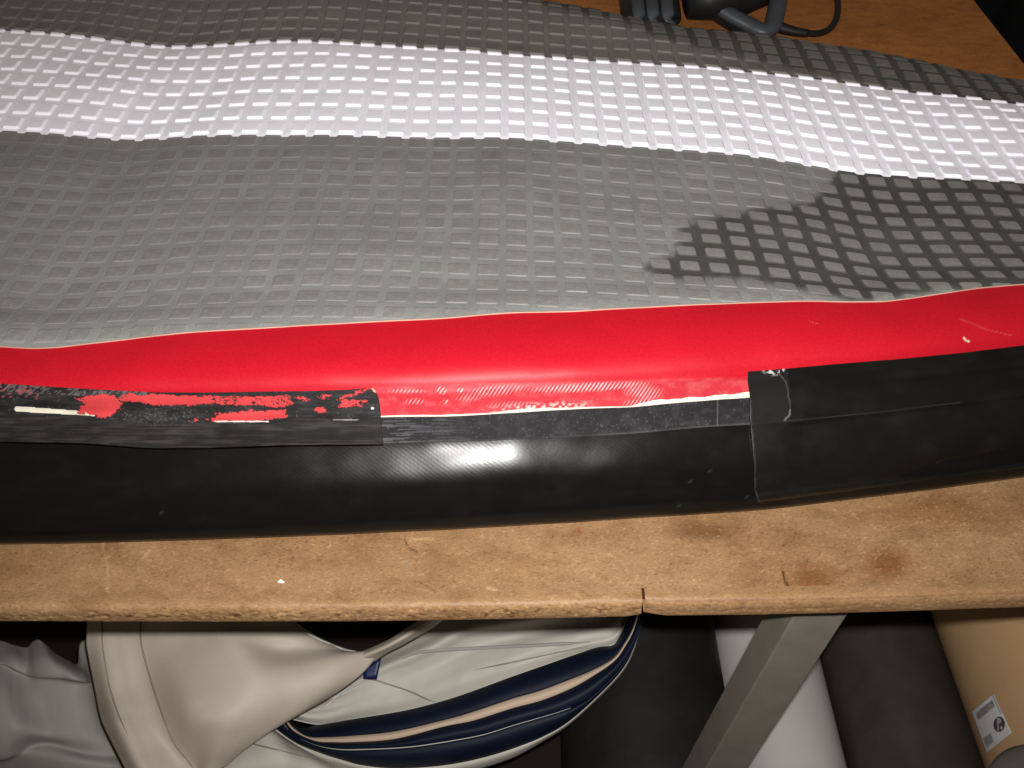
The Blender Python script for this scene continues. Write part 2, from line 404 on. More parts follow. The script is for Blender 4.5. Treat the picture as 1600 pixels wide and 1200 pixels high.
# leg: square steel tube leaning slightly to the left
def leg():
    Yl = 0.42; a = at_y(1240, 964, Yl); b = at_y(1103, 1200, Yl)
    d = (b - a) / (b[2] - a[2])
    top = a + d * (-TH - 0.001 - a[2]); bot = a + d * (FLOOR - a[2])
    wx, wy, r = 0.0425, 0.038, 0.0012
    ring = [(r, 0), (wx - r, 0), (wx - .3 * r, .3 * r), (wx, r), (wx, wy - r), (wx - r, wy), (r, wy), (0, wy - r), (0, r), (.3 * r, .3 * r)]
    v = [(q[0] + x, q[1] + y, q[2]) for q in (top, bot) for x, y in ring]; n = len(ring)
    f = [(k, (k + 1) % n, n + (k + 1) % n, n + k) for k in range(n)] + [tuple(range(n)), tuple(range(2 * n - 1, n - 1, -1))]
    o = mesh_obj('leg', v, f, M['leg'], smooth_=False); T(o); o['label'] = 'grey painted square steel leg, slightly splayed'
leg()
# crumbs on the table
def flake(px_, py_, s, name, label, mat=M['flake']):
    p = at_z(px_, py_, 0.0); v = []
    k = [(-1, -.3), (-.2, .5), (.3, .1), (1, -.4), (.1, -.55)]
    for z in (0.0, 0.0012): v += [(p[0] + a * s, p[1] + b * s, z + (0.0004 if i % 2 else 0)) for i, (a, b) in enumerate(k)]
    f = [(4, 3, 2, 1, 0), (5, 6, 7, 8, 9)] + [(i, (i + 1) % 5, 5 + (i + 1) % 5, 5 + i) for i in range(5)]
    return tag(mesh_obj(name, v, f, mat, smooth_=False), label, 'crumb')
flake(440, 909, 0.0028, 'paint_crumb', 'tiny white crumb on the bare front of the table')

# ============================================================ the deflated boat on the table
boat = thing('inflatable_boat', 'deflated inflatable boat side with studded grey and white panels, red band and black tube', 'inflatable boat', (0, 0.6, 0))
bpy.context.view_layer.update()
def B(o, par=None):
    p = par or boat
    o.parent = p; o.matrix_parent_inverse = boat.matrix_world.inverted() if p is boat else p.matrix_world.inverted(); return o
pc = {}
pc['C0'] = curve([(0, 850), (130, 848), (300, 843), (520, 835), (700, 827), (900, 815), (1050, 805), (1150, 799), (1195, 796), (1300, 783), (1450, 765), (1600, 745)], 30)
pc['C1'] = curve([(0, 700), (300, 699), (600, 693), (700, 690), (800, 688), (900, 683), (1000, 676), (1100, 668), (1170, 663), (1230, 658), (1400, 640), (1500, 628), (1600, 616)], 30)
pc['C2'] = curve([(0, 655), (300, 654), (600, 650), (700, 648), (800, 643.5), (900, 638), (1000, 632), (1100, 625), (1170, 619), (1300, 606), (1450, 590), (1600, 572)], 24)
pc['C3'] = curve([(0, 543), (50, 546), (90, 545), (150, 538), (220, 530), (300, 521), (400, 515), (500, 509), (600, 504), (700, 499), (750, 494.5), (800, 491), (900, 488), (1000, 483), (1100, 478), (1200, 474), (1280, 473), (1330, 475), (1380, 474), (1450, 464), (1530, 452), (1600, 447)], 12, .4)
pc['C4'] = curve([(0, 203), (80, 208), (150, 214), (200, 218), (250, 217), (300, 214), (400, 210), (500, 208), (600, 210), (700, 213), (800, 217), (900, 223), (1000, 231), (1100, 238), (1170, 244), (1250, 256), (1320, 268), (1400, 275), (1500, 280), (1600, 285)], 16, .6)
pc['C5'] = curve([(0, 50), (60, 54), (150, 61), (220, 70), (270, 75), (330, 73), (400, 68), (480, 67), (550, 70), (650, 76), (700, 80), (800, 88), (900, 96), (1000, 101), (1100, 108), (1200, 117), (1300, 129), (1400, 141), (1500, 152), (1600, 166)], 16, .6)
pc['C6'] = curve([(0, -62), (400, -40), (650, -20), (820, 0), (900, 13), (975, 28), (1060, 42), (1200, 56), (1326, 75), (1431, 94), (1515, 112), (1600, 124)], 16, .7) + 9
pc['Cm'] = pc['C0'] * 0.52 + pc['C1'] * 0.48
pc['Cr'] = pc['C2'] * 0.62 + pc['C3'] * 0.38
pc['C3b'] = pc['C3'] * 0.80 + pc['C4'] * 0.20
hs = dict(C0=0.004, Cm=0.048, C1=0.072, C2=0.0875, Cr=0.1105, C3=0.120, C3b=0.108, C4=0.084, C5=0.078, C6=0.052)
XS = np.arange(-1.0, 0.741, 0.002)
K = {}
for k, h in hs.items():
    Q = at_z(PX, pc[k], h)
    if k in ('C4', 'C5', 'C6', 'C3b'):      # ripples of the cloth are height, not outline
        Ys = smooth(Q[:, 1], 50); Q2 = at_y(PX, pc[k], Ys)
        wgt = {'C4': .35, 'C5': .35, 'C6': .2, 'C3b': .2}[k]
        Q = at_y(PX, pc[k], Q[:, 1] * (1 - wgt) + Ys * wgt)
    K[k] = np.stack([XS, np.interp(XS, Q[:, 0], Q[:, 1]), np.interp(XS, Q[:, 0], Q[:, 2])], -1)
und = K['C0'].copy(); und[:, 1] += 0.03; und[:, 2] = 0.0012
Qb = at_z(PX, pc['C0'], 0.0105); bul = np.stack([XS, np.interp(XS, Qb[:, 0], Qb[:, 1]), 0 * XS + 0.0105], -1)
K['C0'][:, 1] = bul[:, 1] + 0.008; K['C0'][:, 2] = 0.0016
rd = K['C6'].copy(); rd[:, 1] += 0.012; rd[:, 2] *= 0.55
re = K['C6'].copy(); re[:, 1] += 0.006; re[:, 2] = 0.001
KN = np.stack([und, K['C0'], bul, K['Cm'], K['C1'], K['C2'], K['Cr'], K['C3'], K['C3b'], K['C4'], K['C5'], K['C6'], rd, re], 0)   # knots x X x 3
T_UND, T_C0, T_C1, T_C2, T_CR, T_C3, T_C4, T_C5, T_C6, T_END = 0, 1, 4, 5, 6, 7, 9, 10, 11, 13
NS = 24
def cross():
    n = len(KN); d = np.linalg.norm(KN[1:, :, 1:] - KN[:-1, :, 1:], axis=-1)     # chord lengths
    tan = np.zeros(KN.shape)
    sl = (KN[1:] - KN[:-1]) / d[..., None]
    tan[1:-1] = (sl[:-1] * d[1:, :, None] + sl[1:] * d[:-1, :, None]) / (d[1:] + d[:-1])[..., None]
    tan[0] = sl[0]; tan[-1] = sl[-1]
    out = []; ts = []
    for i in range(n - 1):
        for k in range(NS):
            t = k / NS; h = d[i][:, None]
            out.append((2 * t**3 - 3 * t**2 + 1) * KN[i] + (t**3 - 2 * t**2 + t) * h * tan[i] + (-2 * t**3 + 3 * t**2) * KN[i + 1] + (t**3 - t**2) * h * tan[i + 1])
            ts.append(i + t)
    out.append(KN[-1]); ts.append(n - 1)
    return np.array(out), np.array(ts)
SURF, TS = cross()              # (t, X, 3)
# gentle unevenness of slack cloth
wob = (fbm(SURF[..., 0] * 9, SURF[..., 1] * 9, 71, 2) - .5) * 0.006 * np.clip((TS[:, None] - 7) / 1, 0, 1) * np.clip((11.5 - TS[:, None]), 0, 1)
wob += (fbm(SURF[..., 0] * 22, SURF[..., 1] * 30, 75, 2) - .5) * 0.0022 * np.clip((TS[:, None] - 1.5), 0, 1) * np.clip(7.5 - TS[:, None], 0, 1)
SURF[..., 2] += wob
NRM = np.cross(np.gradient(SURF, axis=1), np.gradient(SURF, axis=0)); NRM /= np.linalg.norm(NRM, axis=-1)[..., None] + 1e-12
SPX, SPY = proj(SURF)
# height lookup on the flat part
i0 = T_CR * NS
def xi(X): return (np.clip(X, XS[0], XS[-1]) - XS[0]) / 0.002
YT = np.linspace(0.40, 1.60, 1201); ZT = np.zeros((len(YT), len(XS)))
for j in range(len(XS)):
    yy = SURF[i0:T_C6 * NS + 1, j, 1]; ZT[:, j] = np.interp(YT, np.maximum.accumulate(yy), SURF[i0:T_C6 * NS + 1, j, 2])
def zs(X, Y):
    a = xi(X); i = np.clip(a.astype(int), 0, len(XS) - 2); fa = a - i
    b = np.clip((Y - 0.40) / 0.001, 0, 1199.999); j = b.astype(int); fb = b - j
    return (ZT[j, i] * (1 - fa) + ZT[j, i + 1] * fa) * (1 - fb) + (ZT[j + 1, i] * (1 - fa) + ZT[j + 1, i + 1] * fa) * fb
def kc(name, X): return np.interp(X, XS, K[name][:, 1])
def surf_px(px, py, toward=0.0):
    """point of the tube surface seen at a photo pixel, moved towards the lens by `toward`"""
    x = (px - CX) / F * 0.8
    lo, hi = 0 * NS, T_C4 * NS
    for _ in range(6):
        j = int(np.clip(round(float(xi(x))), 0, len(XS) - 1))
        col_y = SPY[T_C0 * NS:hi, j]
        k = np.interp(-py, -np.minimum.accumulate(col_y), np.arange(len(col_y))) + T_C0 * NS
        k0 = int(k); fk = k - k0
        p = SURF[k0, j] * (1 - fk) + SURF[min(k0 + 1, hi), j] * fk
        Z = p[1] * c45 - (p[2] - H) * s45
        x = (px - CX) / F * Z
    p = p.copy(); p[0] = x
    c = np.array([0, 0, H]) - p; c /= np.linalg.norm(c)
    return p + c * toward
def up2(A, n, m):
    A = crom(A, n); return np.swapaxes(crom(np.swapaxes(A, 0, 1), m), 0, 1)
def strip(t0, t1, x0, x1, nt_, nx_, lift):
    tt = np.linspace(t0, t1, nt_) * NS; jj = np.linspace(xi(x0), xi(x1), nx_)
    ti = np.clip(tt.astype(int), 0, len(TS) - 2); ft = (tt - ti)[:, None, None]
    ji = np.clip(jj.astype(int), 0, len(XS) - 2); fj = (jj - ji)[None, :, None]
    def bl(A):
        return (A[ti][:, ji] * (1 - fj) + A[ti][:, ji + 1] * fj) * (1 - ft) + (A[ti + 1][:, ji] * (1 - fj) + A[ti + 1][:, ji + 1] * fj) * ft
    Pq = bl(SURF); Nq = bl(NRM)
    L = lift if np.ndim(lift) else np.full((nt_, nx_), lift)
    Pq = Pq + Nq * L[..., None]
    s = np.concatenate([np.zeros((1, nx_)), np.cumsum(np.linalg.norm(Pq[1:] - Pq[:-1], axis=-1), 0)], 0)
    return Pq, np.stack([Pq[..., 0], s], -1)
if NRM[T_CR * NS, len(XS) // 2, 2] < 0: NRM = -NRM

# ---- black tube
Pq, uv = strip(0, T_C2 + 0.15, XS[0], XS[-1], 110, 700, 0.0)
px, py = proj(Pq)
col = np.full(Pq.shape, 0.0035) * np.array([1, 1.0, 0.96])
n = fbm(px / 40, py / 14, 81); col = mixc(col, np.clip(n - .5, 0, 1) * 0.5, (0.010, 0.010, 0.009))
sp = fbm(px / 3.5, py / 3.5, 85, 2); col = mixc(col, (sp > 0.93) * 0.3, (0.05, 0.05, 0.045))
B(grid('black_tube', Pq, M['blackrub'], col=col, uv=uv))
# ---- tape between tube and red band
XT = surf_px(1176, 640)[0]
Pq, uv = strip(T_C1, T_C2 + 0.02, surf_px(540, 670)[0], XT, 30, 900, 0.0013)
px, py = proj(Pq); tt = np.linspace(0, 1, 30)[:, None] + 0 * px
col = np.full(Pq.shape, 1.0) * np.array([0.011, 0.0103, 0.0113])
n = fbm(px / 16, py / 10, 91); col = mixc(col, np.clip((n - .45) * 2.4, 0, .8), (0.023, 0.0215, 0.0235))
sp = fbm(px / 2.6, py / 2.6, 95, 2); col = mixc(col, (sp > 0.76) * 0.3, (0.09, 0.085, 0.09))
lead = np.clip((760 - px) / 160, 0, 1) * (px > 590); col = mixc(col, lead * (vnoise(px / 30, py / 1.4, 97) > 0.62) * .5, (0.1, 0.1, 0.11))
col = mixc(col, np.clip(1.6 - np.abs(px - 1121), 0, 1) * .35, (0.12, 0.11, 0.09))
col = mixc(col, np.clip((0.08 - tt) / .08, 0, 1) * (.15 + .35 * vnoise(px / 40, 0 * py, 99)), (0.10, 0.10, 0.095))
B(grid('tape_band', Pq, M['tape'], col=col, uv=uv, thick=0.0012, off=-1))
# ---- red band
NT, NX = 90, 1900
tl = np.linspace(0, 1, NT)[:, None] + np.zeros((1, NX))
Pq, uv = strip(T_C2 + 0.0, T_C3, XS[0], XS[-1], NT, NX, 0.0016 + 0.0004 * np.exp(-((tl - 0.30) / .05) ** 2))
px, py = proj(Pq)
col = np.full(Pq.shape, 1.0) * np.array([0.345, 0.0055, 0.013])
lapline = np.interp(px, [560, 700, 900, 1050, 1180], [603, 598, 595, 590, 588])
lap = np.clip((py - lapline) / 4, 0, 1) * np.clip((px - 575) / 12, 0, 1) * np.clip((1200 - px) / 20, 0, 1)
col = mixc(col, lap * 0.85, (0.36, 0.024, 0.034))
col = mixc(col, lap * np.clip((fbm(px / 14, py / 8, 101) - .45) * 3, 0, 1) * .5, (0.40, 0.07, 0.076))
lowl = np.interp(px, PX, pc['C2'])
edge_w = lap * np.clip(1 - (lowl - py - 3 - 6 * fbm(px / 25, 0 * py, 105)) / 8, 0, 1) * (fbm(px / 5, py / 4, 107, 2) > .5) * np.clip((px - 760) / 60, 0, 1) * np.clip((930 - px) / 40, 0, 1)
col = mixc(col, edge_w * .8, (0.55, 0.44, 0.4))
col = mixc(col, np.clip(1.6 - segdist(px, py, [(1506, 528), (1510, 532), (1514, 534)]), 0, 1), (0.6, 0.55, 0.38))
col = mixc(col, np.clip(1.2 - segdist(px, py, [(1500, 498), (1545, 516), (1580, 524)]), 0, 1) * .12, (0.75, 0.25, 0.25))
col = mixc(col, np.clip(1.0 - segdist(px, py, [(1265, 502), (1278, 506)]), 0, 1) * .12, (0.8, 0.3, 0.3))
scf = np.zeros(px.shape)
def ell(x, y, rx, ry, a=0.0):
    c, s = math.cos(a), math.sin(a); dx, dy = px - x, py - y
    return np.clip(1.6 * (1.15 - np.hypot((dx * c + dy * s) / rx, (-dx * s + dy * c) / ry)), 0, 1)
for e in [(920, 605, 95, 7, -0.05, 1), (1005, 612, 30, 14, 0.15, .7), (775, 610, 48, 9, -.1, .6), (735, 620, 25, 7, -.1, .4), (635, 611, 32, 3.5, 0, .55), (648, 627, 17, 5, 0, .5), (690, 610, 9, 6, .3, 1), (720, 610, 6, 4, 0, 1), (697, 627, 4, 4, 0, 1), (800, 632, 40, 5, -.05, .35), (1000, 628, 30, 6, -.1, .6)]:
    scf = np.maximum(scf, ell(*e[:5]) * e[5])
scf *= 0.45 + 0.75 * fbm(px / 10, py / 6, 113)
ob = B(grid('red_band', Pq, M['red'], col=col, uv=uv, thick=0.0012, off=-1))
a = ob.data.color_attributes.new('scuff', 'FLOAT_COLOR', 'POINT')
a.data.foreach_set('color', np.repeat(scf.reshape(-1), 4).astype(np.float32))
# pale cut edge along the top of the red band
Pq, uv = strip(T_C3 - 0.016, T_C3 + 0.004, XS[0], XS[-1], 5, 900, 0.0022)
B(grid('band_edge', Pq, soft_mat('pale_cut_edge', (0.42, 0.26, 0.2), .6), thick=0.0011, off=-1))
# white cut edge between red band and tape
xx = np.linspace(surf_px(560, 650)[0], XT + .002, 420)
wpx = np.interp(xx, *np.array([(surf_px(p, 640)[0], q) for p, q in [(560, .05), (700, .06), (760, .04), (800, .1), (850, .12), (890, .05), (985, .03), (1005, .14), (1060, .17), (1120, .19), (1170, .21)]]).T)
wpx = wpx * (0.5 + .5 * fbm(xx * 90, 0 * xx, 121)) + .012
lo = T_C2 - 0.02 - 0 * xx; rows = []
for s in np.linspace(0, 1, 6):
    r = [];
    for q, x in enumerate(xx):
        t = (T_C2 - 0.03 + s * wpx[q]) * NS; k = int(t); fk = t - k; j = int(round(float(xi(x))))
        r.append(np.r_[x, (SURF[k, j] * (1 - fk) + SURF[k + 1, j] * fk)[1:]] + NRM[k, j] * 0.0024)
    rows.append(r)
B(grid('white_cut_edge', np.array(rows), soft_mat('white_fabric_edge', (0.5, 0.46, 0.38), .7, .2, .15, 200), thick=0.0009, off=-1))

# ---- peeled flap on the left
ft = [(-420, 574), (-200, 586), (0, 599), (60, 603), (160, 609), (240, 613), (320, 613.5), (400, 612), (480, 611), (540, 609), (584, 606)]
fb = [(-420, 676), (-200, 682), (0, 689), (60, 690), (130, 691), (200, 697), (240, 699.5), (320, 699), (400, 696), (450, 694), (520, 694), (599, 693.5)]
nU = 50; tp = resample(ft, nU); bt = resample(fb, nU); rows = []
for r in range(8):
    s = r / 7; q = tp * (1 - s) + bt * s
    if r: q[-1, 0] += [0, 3.5, 4, 3.5, 2.5, 1.5, .5, 0][r]
    off = np.interp(s, [0, .12, .45, .5, .75, 1], [.0030, .0050, .0080, .0105, .0140, .0190])
    rows.append([surf_px(x, y, off + (0.0022 * math.sin(x / 55.0) * s if r > 3 else 0)) for x, y in q])
Pf = up2(np.array(rows), 16, 16)
px, py = proj(Pf)
col = np.full(Pf.shape, 1.0) * np.array([0.012, 0.0115, 0.0115])
sv = np.linspace(0, 1, Pf.shape[0])[:, None] + 0 * px
n = fbm(px / 30, py / 5, 131); col = mixc(col, np.clip((n - .45) * 2, 0, .7), (0.03, 0.029, 0.029))
n = fbm(px / 60, py / 2.2, 133, 2); col = mixc(col, (sv > .5) * np.clip((n - .6) * 3, 0, .5), (0.042, 0.036, 0.034))
sp = fbm(px / 2.4, py / 2.4, 135, 2)
grit = np.clip(1.3 - np.hypot((px - 250) / 75, (py - 651) / 15), 0, 1)
col = mixc(col, grit * (sp > .62) * .3, (0.09, 0.087, 0.09))
col = mixc(col, (sp > .8) * .3 * (sv < .55), (0.14, 0.13, 0.13))
tooth = (sv < .14) * (vnoise((px + py) / 3, py / 4, 137) > .58) * (np.abs(px - 60) < 170); col = mixc(col, tooth * .3, (0.2, 0.16, 0.16)); col = mixc(col, (sv < .25) * (vnoise((px + py) / 4, py / 5, 138) > .68) * (px < 60) * .4, (0.35, 0.1, 0.1))
jx = (fbm(px / 7, py / 5, 141, 3) - .5) * 15; jy = (fbm(px / 7, py / 5, 145, 3) - .5) * 9
jx += (vnoise(px / 2.3, py / 2.0, 143) - .5) * 7; jy += (vnoise(px / 2.3, py / 2.0, 147) - .5) * 4
RED = (0.40, 0.035, 0.038)
blobs = [[(118, 622), (130, 626), (140, 618), (165, 616), (180, 620), (192, 634), (180, 642), (168, 652), (155, 652), (146, 647), (120, 645), (130, 634)],
         [(185, 622), (195, 616), (260, 617), (330, 620), (390, 620), (450, 618), (458, 628), (452, 636), (400, 633), (330, 631), (290, 633), (240, 634), (210, 628), (192, 628)],
         [(325, 655), (345, 646), (365, 643), (440, 640), (447, 644), (446, 653), (400, 657), (330, 659)], [(300, 655), (312, 652), (312, 658), (302, 659)],
         [(494, 640), (500, 634), (508, 636), (509, 642), (497, 645)], [(460, 620), (472, 620), (484, 627), (470, 626)], [(500, 617), (517, 616), (506, 626)], [(528, 636), (535, 625), (560, 626), (573, 627), (568, 634), (540, 637)],
         [(530, 619), (560, 612), (582, 605), (584, 608), (560, 616), (532, 624)]]
mk = np.zeros(px.shape, bool)
for bl_ in blobs: mk |= inpoly(px + jx, py + jy * .7, bl_)
hatch = (np.sin((px - 1.3 * py + jx * 1.5) / 2.4) > 0.72) & (px > 330) & (py < 636) & (fbm(px / 20, py / 20, 149) > .42)
mk &= ~hatch
mk |= inpoly(px, py, [(130, 622), (160, 617), (184, 623), (188, 636), (170, 650), (150, 648), (136, 638)])
col = mixc(col, mk * 1.0, RED)
wl = segdist(px, py, [(27, 639), (120, 645), (146, 648)]) < np.interp(px, [27, 110, 150], [4.2, 3.4, 2.2])
wl &= ~((px > 119) & (px < 133) & (fbm(px / 3, py / 2, 151, 2) > .45)); wl &= ~mk
col = mixc(col, wl * 1.0, (0.5, 0.47, 0.38))
col = mixc(col, (np.abs(py - 658.5) < 1) * (px > 335) * (px < 420) * .7, (0.7, 0.6, 0.55)); col = mixc(col, (np.abs(py - 656) < .9) * (px > 520) * (px < 560) * .4, (0.4, 0.38, 0.36))
col = mixc(col, (np.hypot(px - 582, py - 638) < 2) * 1, (0.6, 0.57, 0.53)); col = mixc(col, (segdist(px, py, [(582, 607), (586, 612)]) < 1.5) * .9, (0.7, 0.3, 0.2))
vw = np.array([0, 0, H]) - Pf; vw /= np.linalg.norm(vw, axis=-1)[..., None]
Pf = Pf + vw * (mk * 0.0005 + wl * 0.0006)[..., None]
uvf = np.stack([Pf[..., 0], sv * 0.06], -1)
o = B(grid('peeled_flap', Pf, M['tape'], col=col, uv=uvf, thick=0.0026, off=1)); o['label'] = 'peeled black strip with red paint residue and a white line'

# ---- black strip glued over the tube on the right
otop = [(1169, 581), (1220, 577.5), (1300, 570), (1400, 562), (1500, 552), (1600, 540), (1750, 521), (1950, 496)]
oleft = [(1169, 581), (1168, 590), (1172, 618), (1172, 655), (1176, 690), (1178, 730), (1178, 765), (1186, 792), (1190, 797)]
rows = []; nR, nC = 16, 30
lf = resample(oleft, nR)
ox = np.array([p[0] for p in otop], float); oy = np.array([p[1] for p in otop], float)
for r in range(nR):
    s = r / (nR - 1); row = []
    for c in range(nC):
        u = c / (nC - 1); x = lf[r, 0] + (1950 - lf[r, 0]) * u ** 1.25
        yt = np.interp(x, ox, oy); yb = np.interp(x, PX, pc['C0']) - 1.0
        sl = (lf[r, 1] - 581) / (797 - 581); y = yt + (yb - yt) * (sl * (1 - u) + s * u)
        row.append(surf_px(x, y, 0.0030))
    rows.append(row)
Po = up2(np.array(rows), 10, 14); px, py = proj(Po)
foldy = np.interp(px, [1170, 1230, 1400, 1500, 1600, 1900], [664, 659, 641, 629, 617, 580])
fl = np.exp(-((py - foldy) / 5.0) ** 2) * np.clip((px - 1225) / 30, 0, 1)
vw = np.array([0, 0, H]) - Po; vw /= np.linalg.norm(vw, axis=-1)[..., None]
Po += vw * (fl * 0.0012 - 0.0008 * np.clip((py - foldy) / 8, 0, 1) * np.clip((px - 1225) / 30, 0, 1))[..., None]
f2 = np.exp(-((py - np.interp(px, [1300, 1430, 1600], [600, 588, 571])) / 6.0) ** 2) * np.clip((px - 1300) / 120, 0, 1); Po += vw * (f2 * .0012)[..., None]
dent = np.exp(-((py - np.interp(px, [1300, 1450, 1600], [770, 742, 712])) / 22.0) ** 2) * np.clip((px - 1320) / 150, 0, 1); Po -= vw * (dent * .004)[..., None]
px, py = proj(Po)
col = np.full(Po.shape, 1.0) * np.array([0.0045, 0.0043, 0.0037])
n = fbm(px / 50, py / 25, 161); col = mixc(col, np.clip((n - .5) * 2, 0, .5), (0.008, 0.0075, 0.0065))
band = (py < foldy) * (px < 1226 + 8 * np.sin(py / 30)); col = mixc(col, band * .5, (0.013, 0.0125, 0.0125))
col = mixc(col, np.clip(1.3 - segdist(px + (fbm(py / 4, px / 4, 163) - .5) * 3, py, [(1212, 578), (1228, 596), (1234, 630), (1234, 648), (1225, 657)]), 0, 1) * (.25 + .5 * (py > 640)), (0.16, 0.15, 0.14))
col = mixc(col, np.clip(1.0 - segdist(px, py, [(1226, 658), (1300, 651), (1400, 641), (1500, 629)]), 0, 1) * .18 * (vnoise(px / 25, py / 25, 165) > .25), (0.1, 0.095, 0.08))
gl = (fbm(px / 3.4, py / 3, 167, 2) > .55) * np.clip(1.3 - np.hypot((px - 1212) / 18, (py - 579) / 7), 0, 1); col = mixc(col, np.clip(gl * 1.2, 0, .75), (0.45, 0.43, 0.41))
le = np.clip(1.8 - np.abs(px - np.interp(py, [p[1] for p in oleft], [p[0] for p in oleft]) - 2.0), 0, 1) * (py > 625) * (fbm(px / 3, py / 7, 169, 2) > .38); col = mixc(col, le * .07, (0.2, 0.19, 0.17))
uvo = np.stack([Po[..., 0], Po[..., 1] + Po[..., 2]], -1)
o = B(grid('black_strip', Po, M['overlay'], col=col, uv=uvo, thick=0.0016, off=1)); o['label'] = 'wide black strip still glued over tube and red band'

# ---- studded panels
PXP, PYP = 0.0253, 0.0255
XREF = 0.004
def colx(c, X4Y, Y): return XREF + c * PXP * (1 - 0.17 * np.clip(X4Y - Y, -0.02, 1))
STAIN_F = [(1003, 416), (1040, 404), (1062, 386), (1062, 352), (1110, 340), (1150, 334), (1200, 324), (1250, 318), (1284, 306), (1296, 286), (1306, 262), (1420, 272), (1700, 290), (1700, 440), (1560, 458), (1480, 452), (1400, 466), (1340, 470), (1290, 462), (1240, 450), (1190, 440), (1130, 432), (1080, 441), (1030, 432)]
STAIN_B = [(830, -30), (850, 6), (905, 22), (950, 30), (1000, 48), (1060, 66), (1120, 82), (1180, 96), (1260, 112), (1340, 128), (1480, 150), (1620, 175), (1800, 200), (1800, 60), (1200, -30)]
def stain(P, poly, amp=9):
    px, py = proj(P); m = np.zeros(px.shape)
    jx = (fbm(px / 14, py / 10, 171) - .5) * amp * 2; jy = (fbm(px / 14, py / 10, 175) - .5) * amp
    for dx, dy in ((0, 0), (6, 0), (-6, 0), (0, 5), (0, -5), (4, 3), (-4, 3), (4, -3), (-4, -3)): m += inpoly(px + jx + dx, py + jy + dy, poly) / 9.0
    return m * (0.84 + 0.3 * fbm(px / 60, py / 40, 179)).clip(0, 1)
GREY = (0.212, 0.218, 0.207); GREY_R_DIM = (0.165, 0.157, 0.142); WET = (0.056, 0.057, 0.051)  # rear grey is darkened in its colour to stand in for flash fall-off
def base_panel(name, ya, yb, lift, mat, res, poly=None, gcol=GREY, nub=False, wetk=1.0):
    xs_ = np.arange(XS[0], XS[-1], res); nr = int((np.max(yb(xs_) - ya(xs_))) / (res * 1.2)) + 3
    s = np.linspace(0, 1, nr)[:, None]
    Xg = np.broadcast_to(xs_, (nr, len(xs_))).copy(); ya_ = ya(xs_)
    Yg = ya_[None] * (1 - s) + yb(xs_)[None] * s
    Zg = zs(Xg, Yg) + lift
    Pp = np.stack([Xg, Yg, Zg], -1)
    if nub:
        c = (xs_ - XREF) / PXP; fr = np.abs((c - np.floor(c)) - 0.5) < 0.17
        Pp[0, fr, 1] -= 0.0034; Pp[0, :, 2] -= 0.0008
    c = np.full(Pp.shape, 1.0) * np.array(gcol)
    n = fbm(Xg * 26, Yg * 26, 181); c = mixc(c, np.clip((n - .45) * 1.2, 0, .4), np.array(gcol) * .82)
    if poly is not None:
        m = stain(Pp, poly) * wetk; c = mixc(c, m, WET)
    return B(grid(name, Pp, mat, col=c))
y3 = lambda x: kc('C3', x) - 0.004
y4 = lambda x: kc('C4', x); y5 = lambda x: kc('C5', x); y6 = lambda x: kc('C6', x)
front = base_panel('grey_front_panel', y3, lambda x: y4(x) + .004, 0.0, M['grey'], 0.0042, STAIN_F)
white = base_panel('white_panel', y4, y5, 0.0011, M['white'], 0.0021, None, (0.7, 0.7, 0.7), True)
rear = base_panel('grey_rear_panel', lambda x: y5(x) - .004, y6, 0.0, M['grey'], 0.0042, STAIN_B, GREY_R_DIM, False, 0.95)
front['label'] = 'grey studded panel between white panel and red band, dark wet patch at right'
rear['label'] = 'grey studded panel behind the white panel'; white['label'] = 'white studded panel'
# rounded rear rim going down to the table
Pq, uv = strip(T_C6, T_END, XS[0], XS[-1], 14, 300, 0.0)
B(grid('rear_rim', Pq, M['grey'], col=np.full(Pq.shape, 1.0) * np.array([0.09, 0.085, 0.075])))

def ring(hw, hy, c):
    return [(-hw + c, -hy), (hw - c, -hy), (hw, -hy + c), (hw, hy - c), (hw - c, hy), (-hw + c, hy), (-hw, hy - c), (-hw, -hy + c)]
def locs(a, b, c, k=1.0): return np.array([(x, y) for rr_ in (ring(a, a * k, .05), ring(b, b * k, .06), ring(c, c * k, .07)) for x, y in rr_])
LOCS = {'white': locs(.405, .325, .295), 'front': locs(.42, .34, .305, .91), 'rear': locs(.40, .33, .30)}
LOCS['white'][:8, 0] = np.maximum(LOCS['white'][:8, 0], -.285); LOCS['white'][8:16, 0] = np.maximum(LOCS['white'][8:16, 0], -.302)
HGT = {'white': .0023, 'front': .0006, 'rear': .0016}
SF = [(r * 8 + k, r * 8 + (k + 1) % 8, (r + 1) * 8 + (k + 1) % 8, (r + 1) * 8 + k) for r in range(2) for k in range(8)] + [tuple(range(16, 24))]
SMI = [0] * 8 + [1] * 8 + [1]
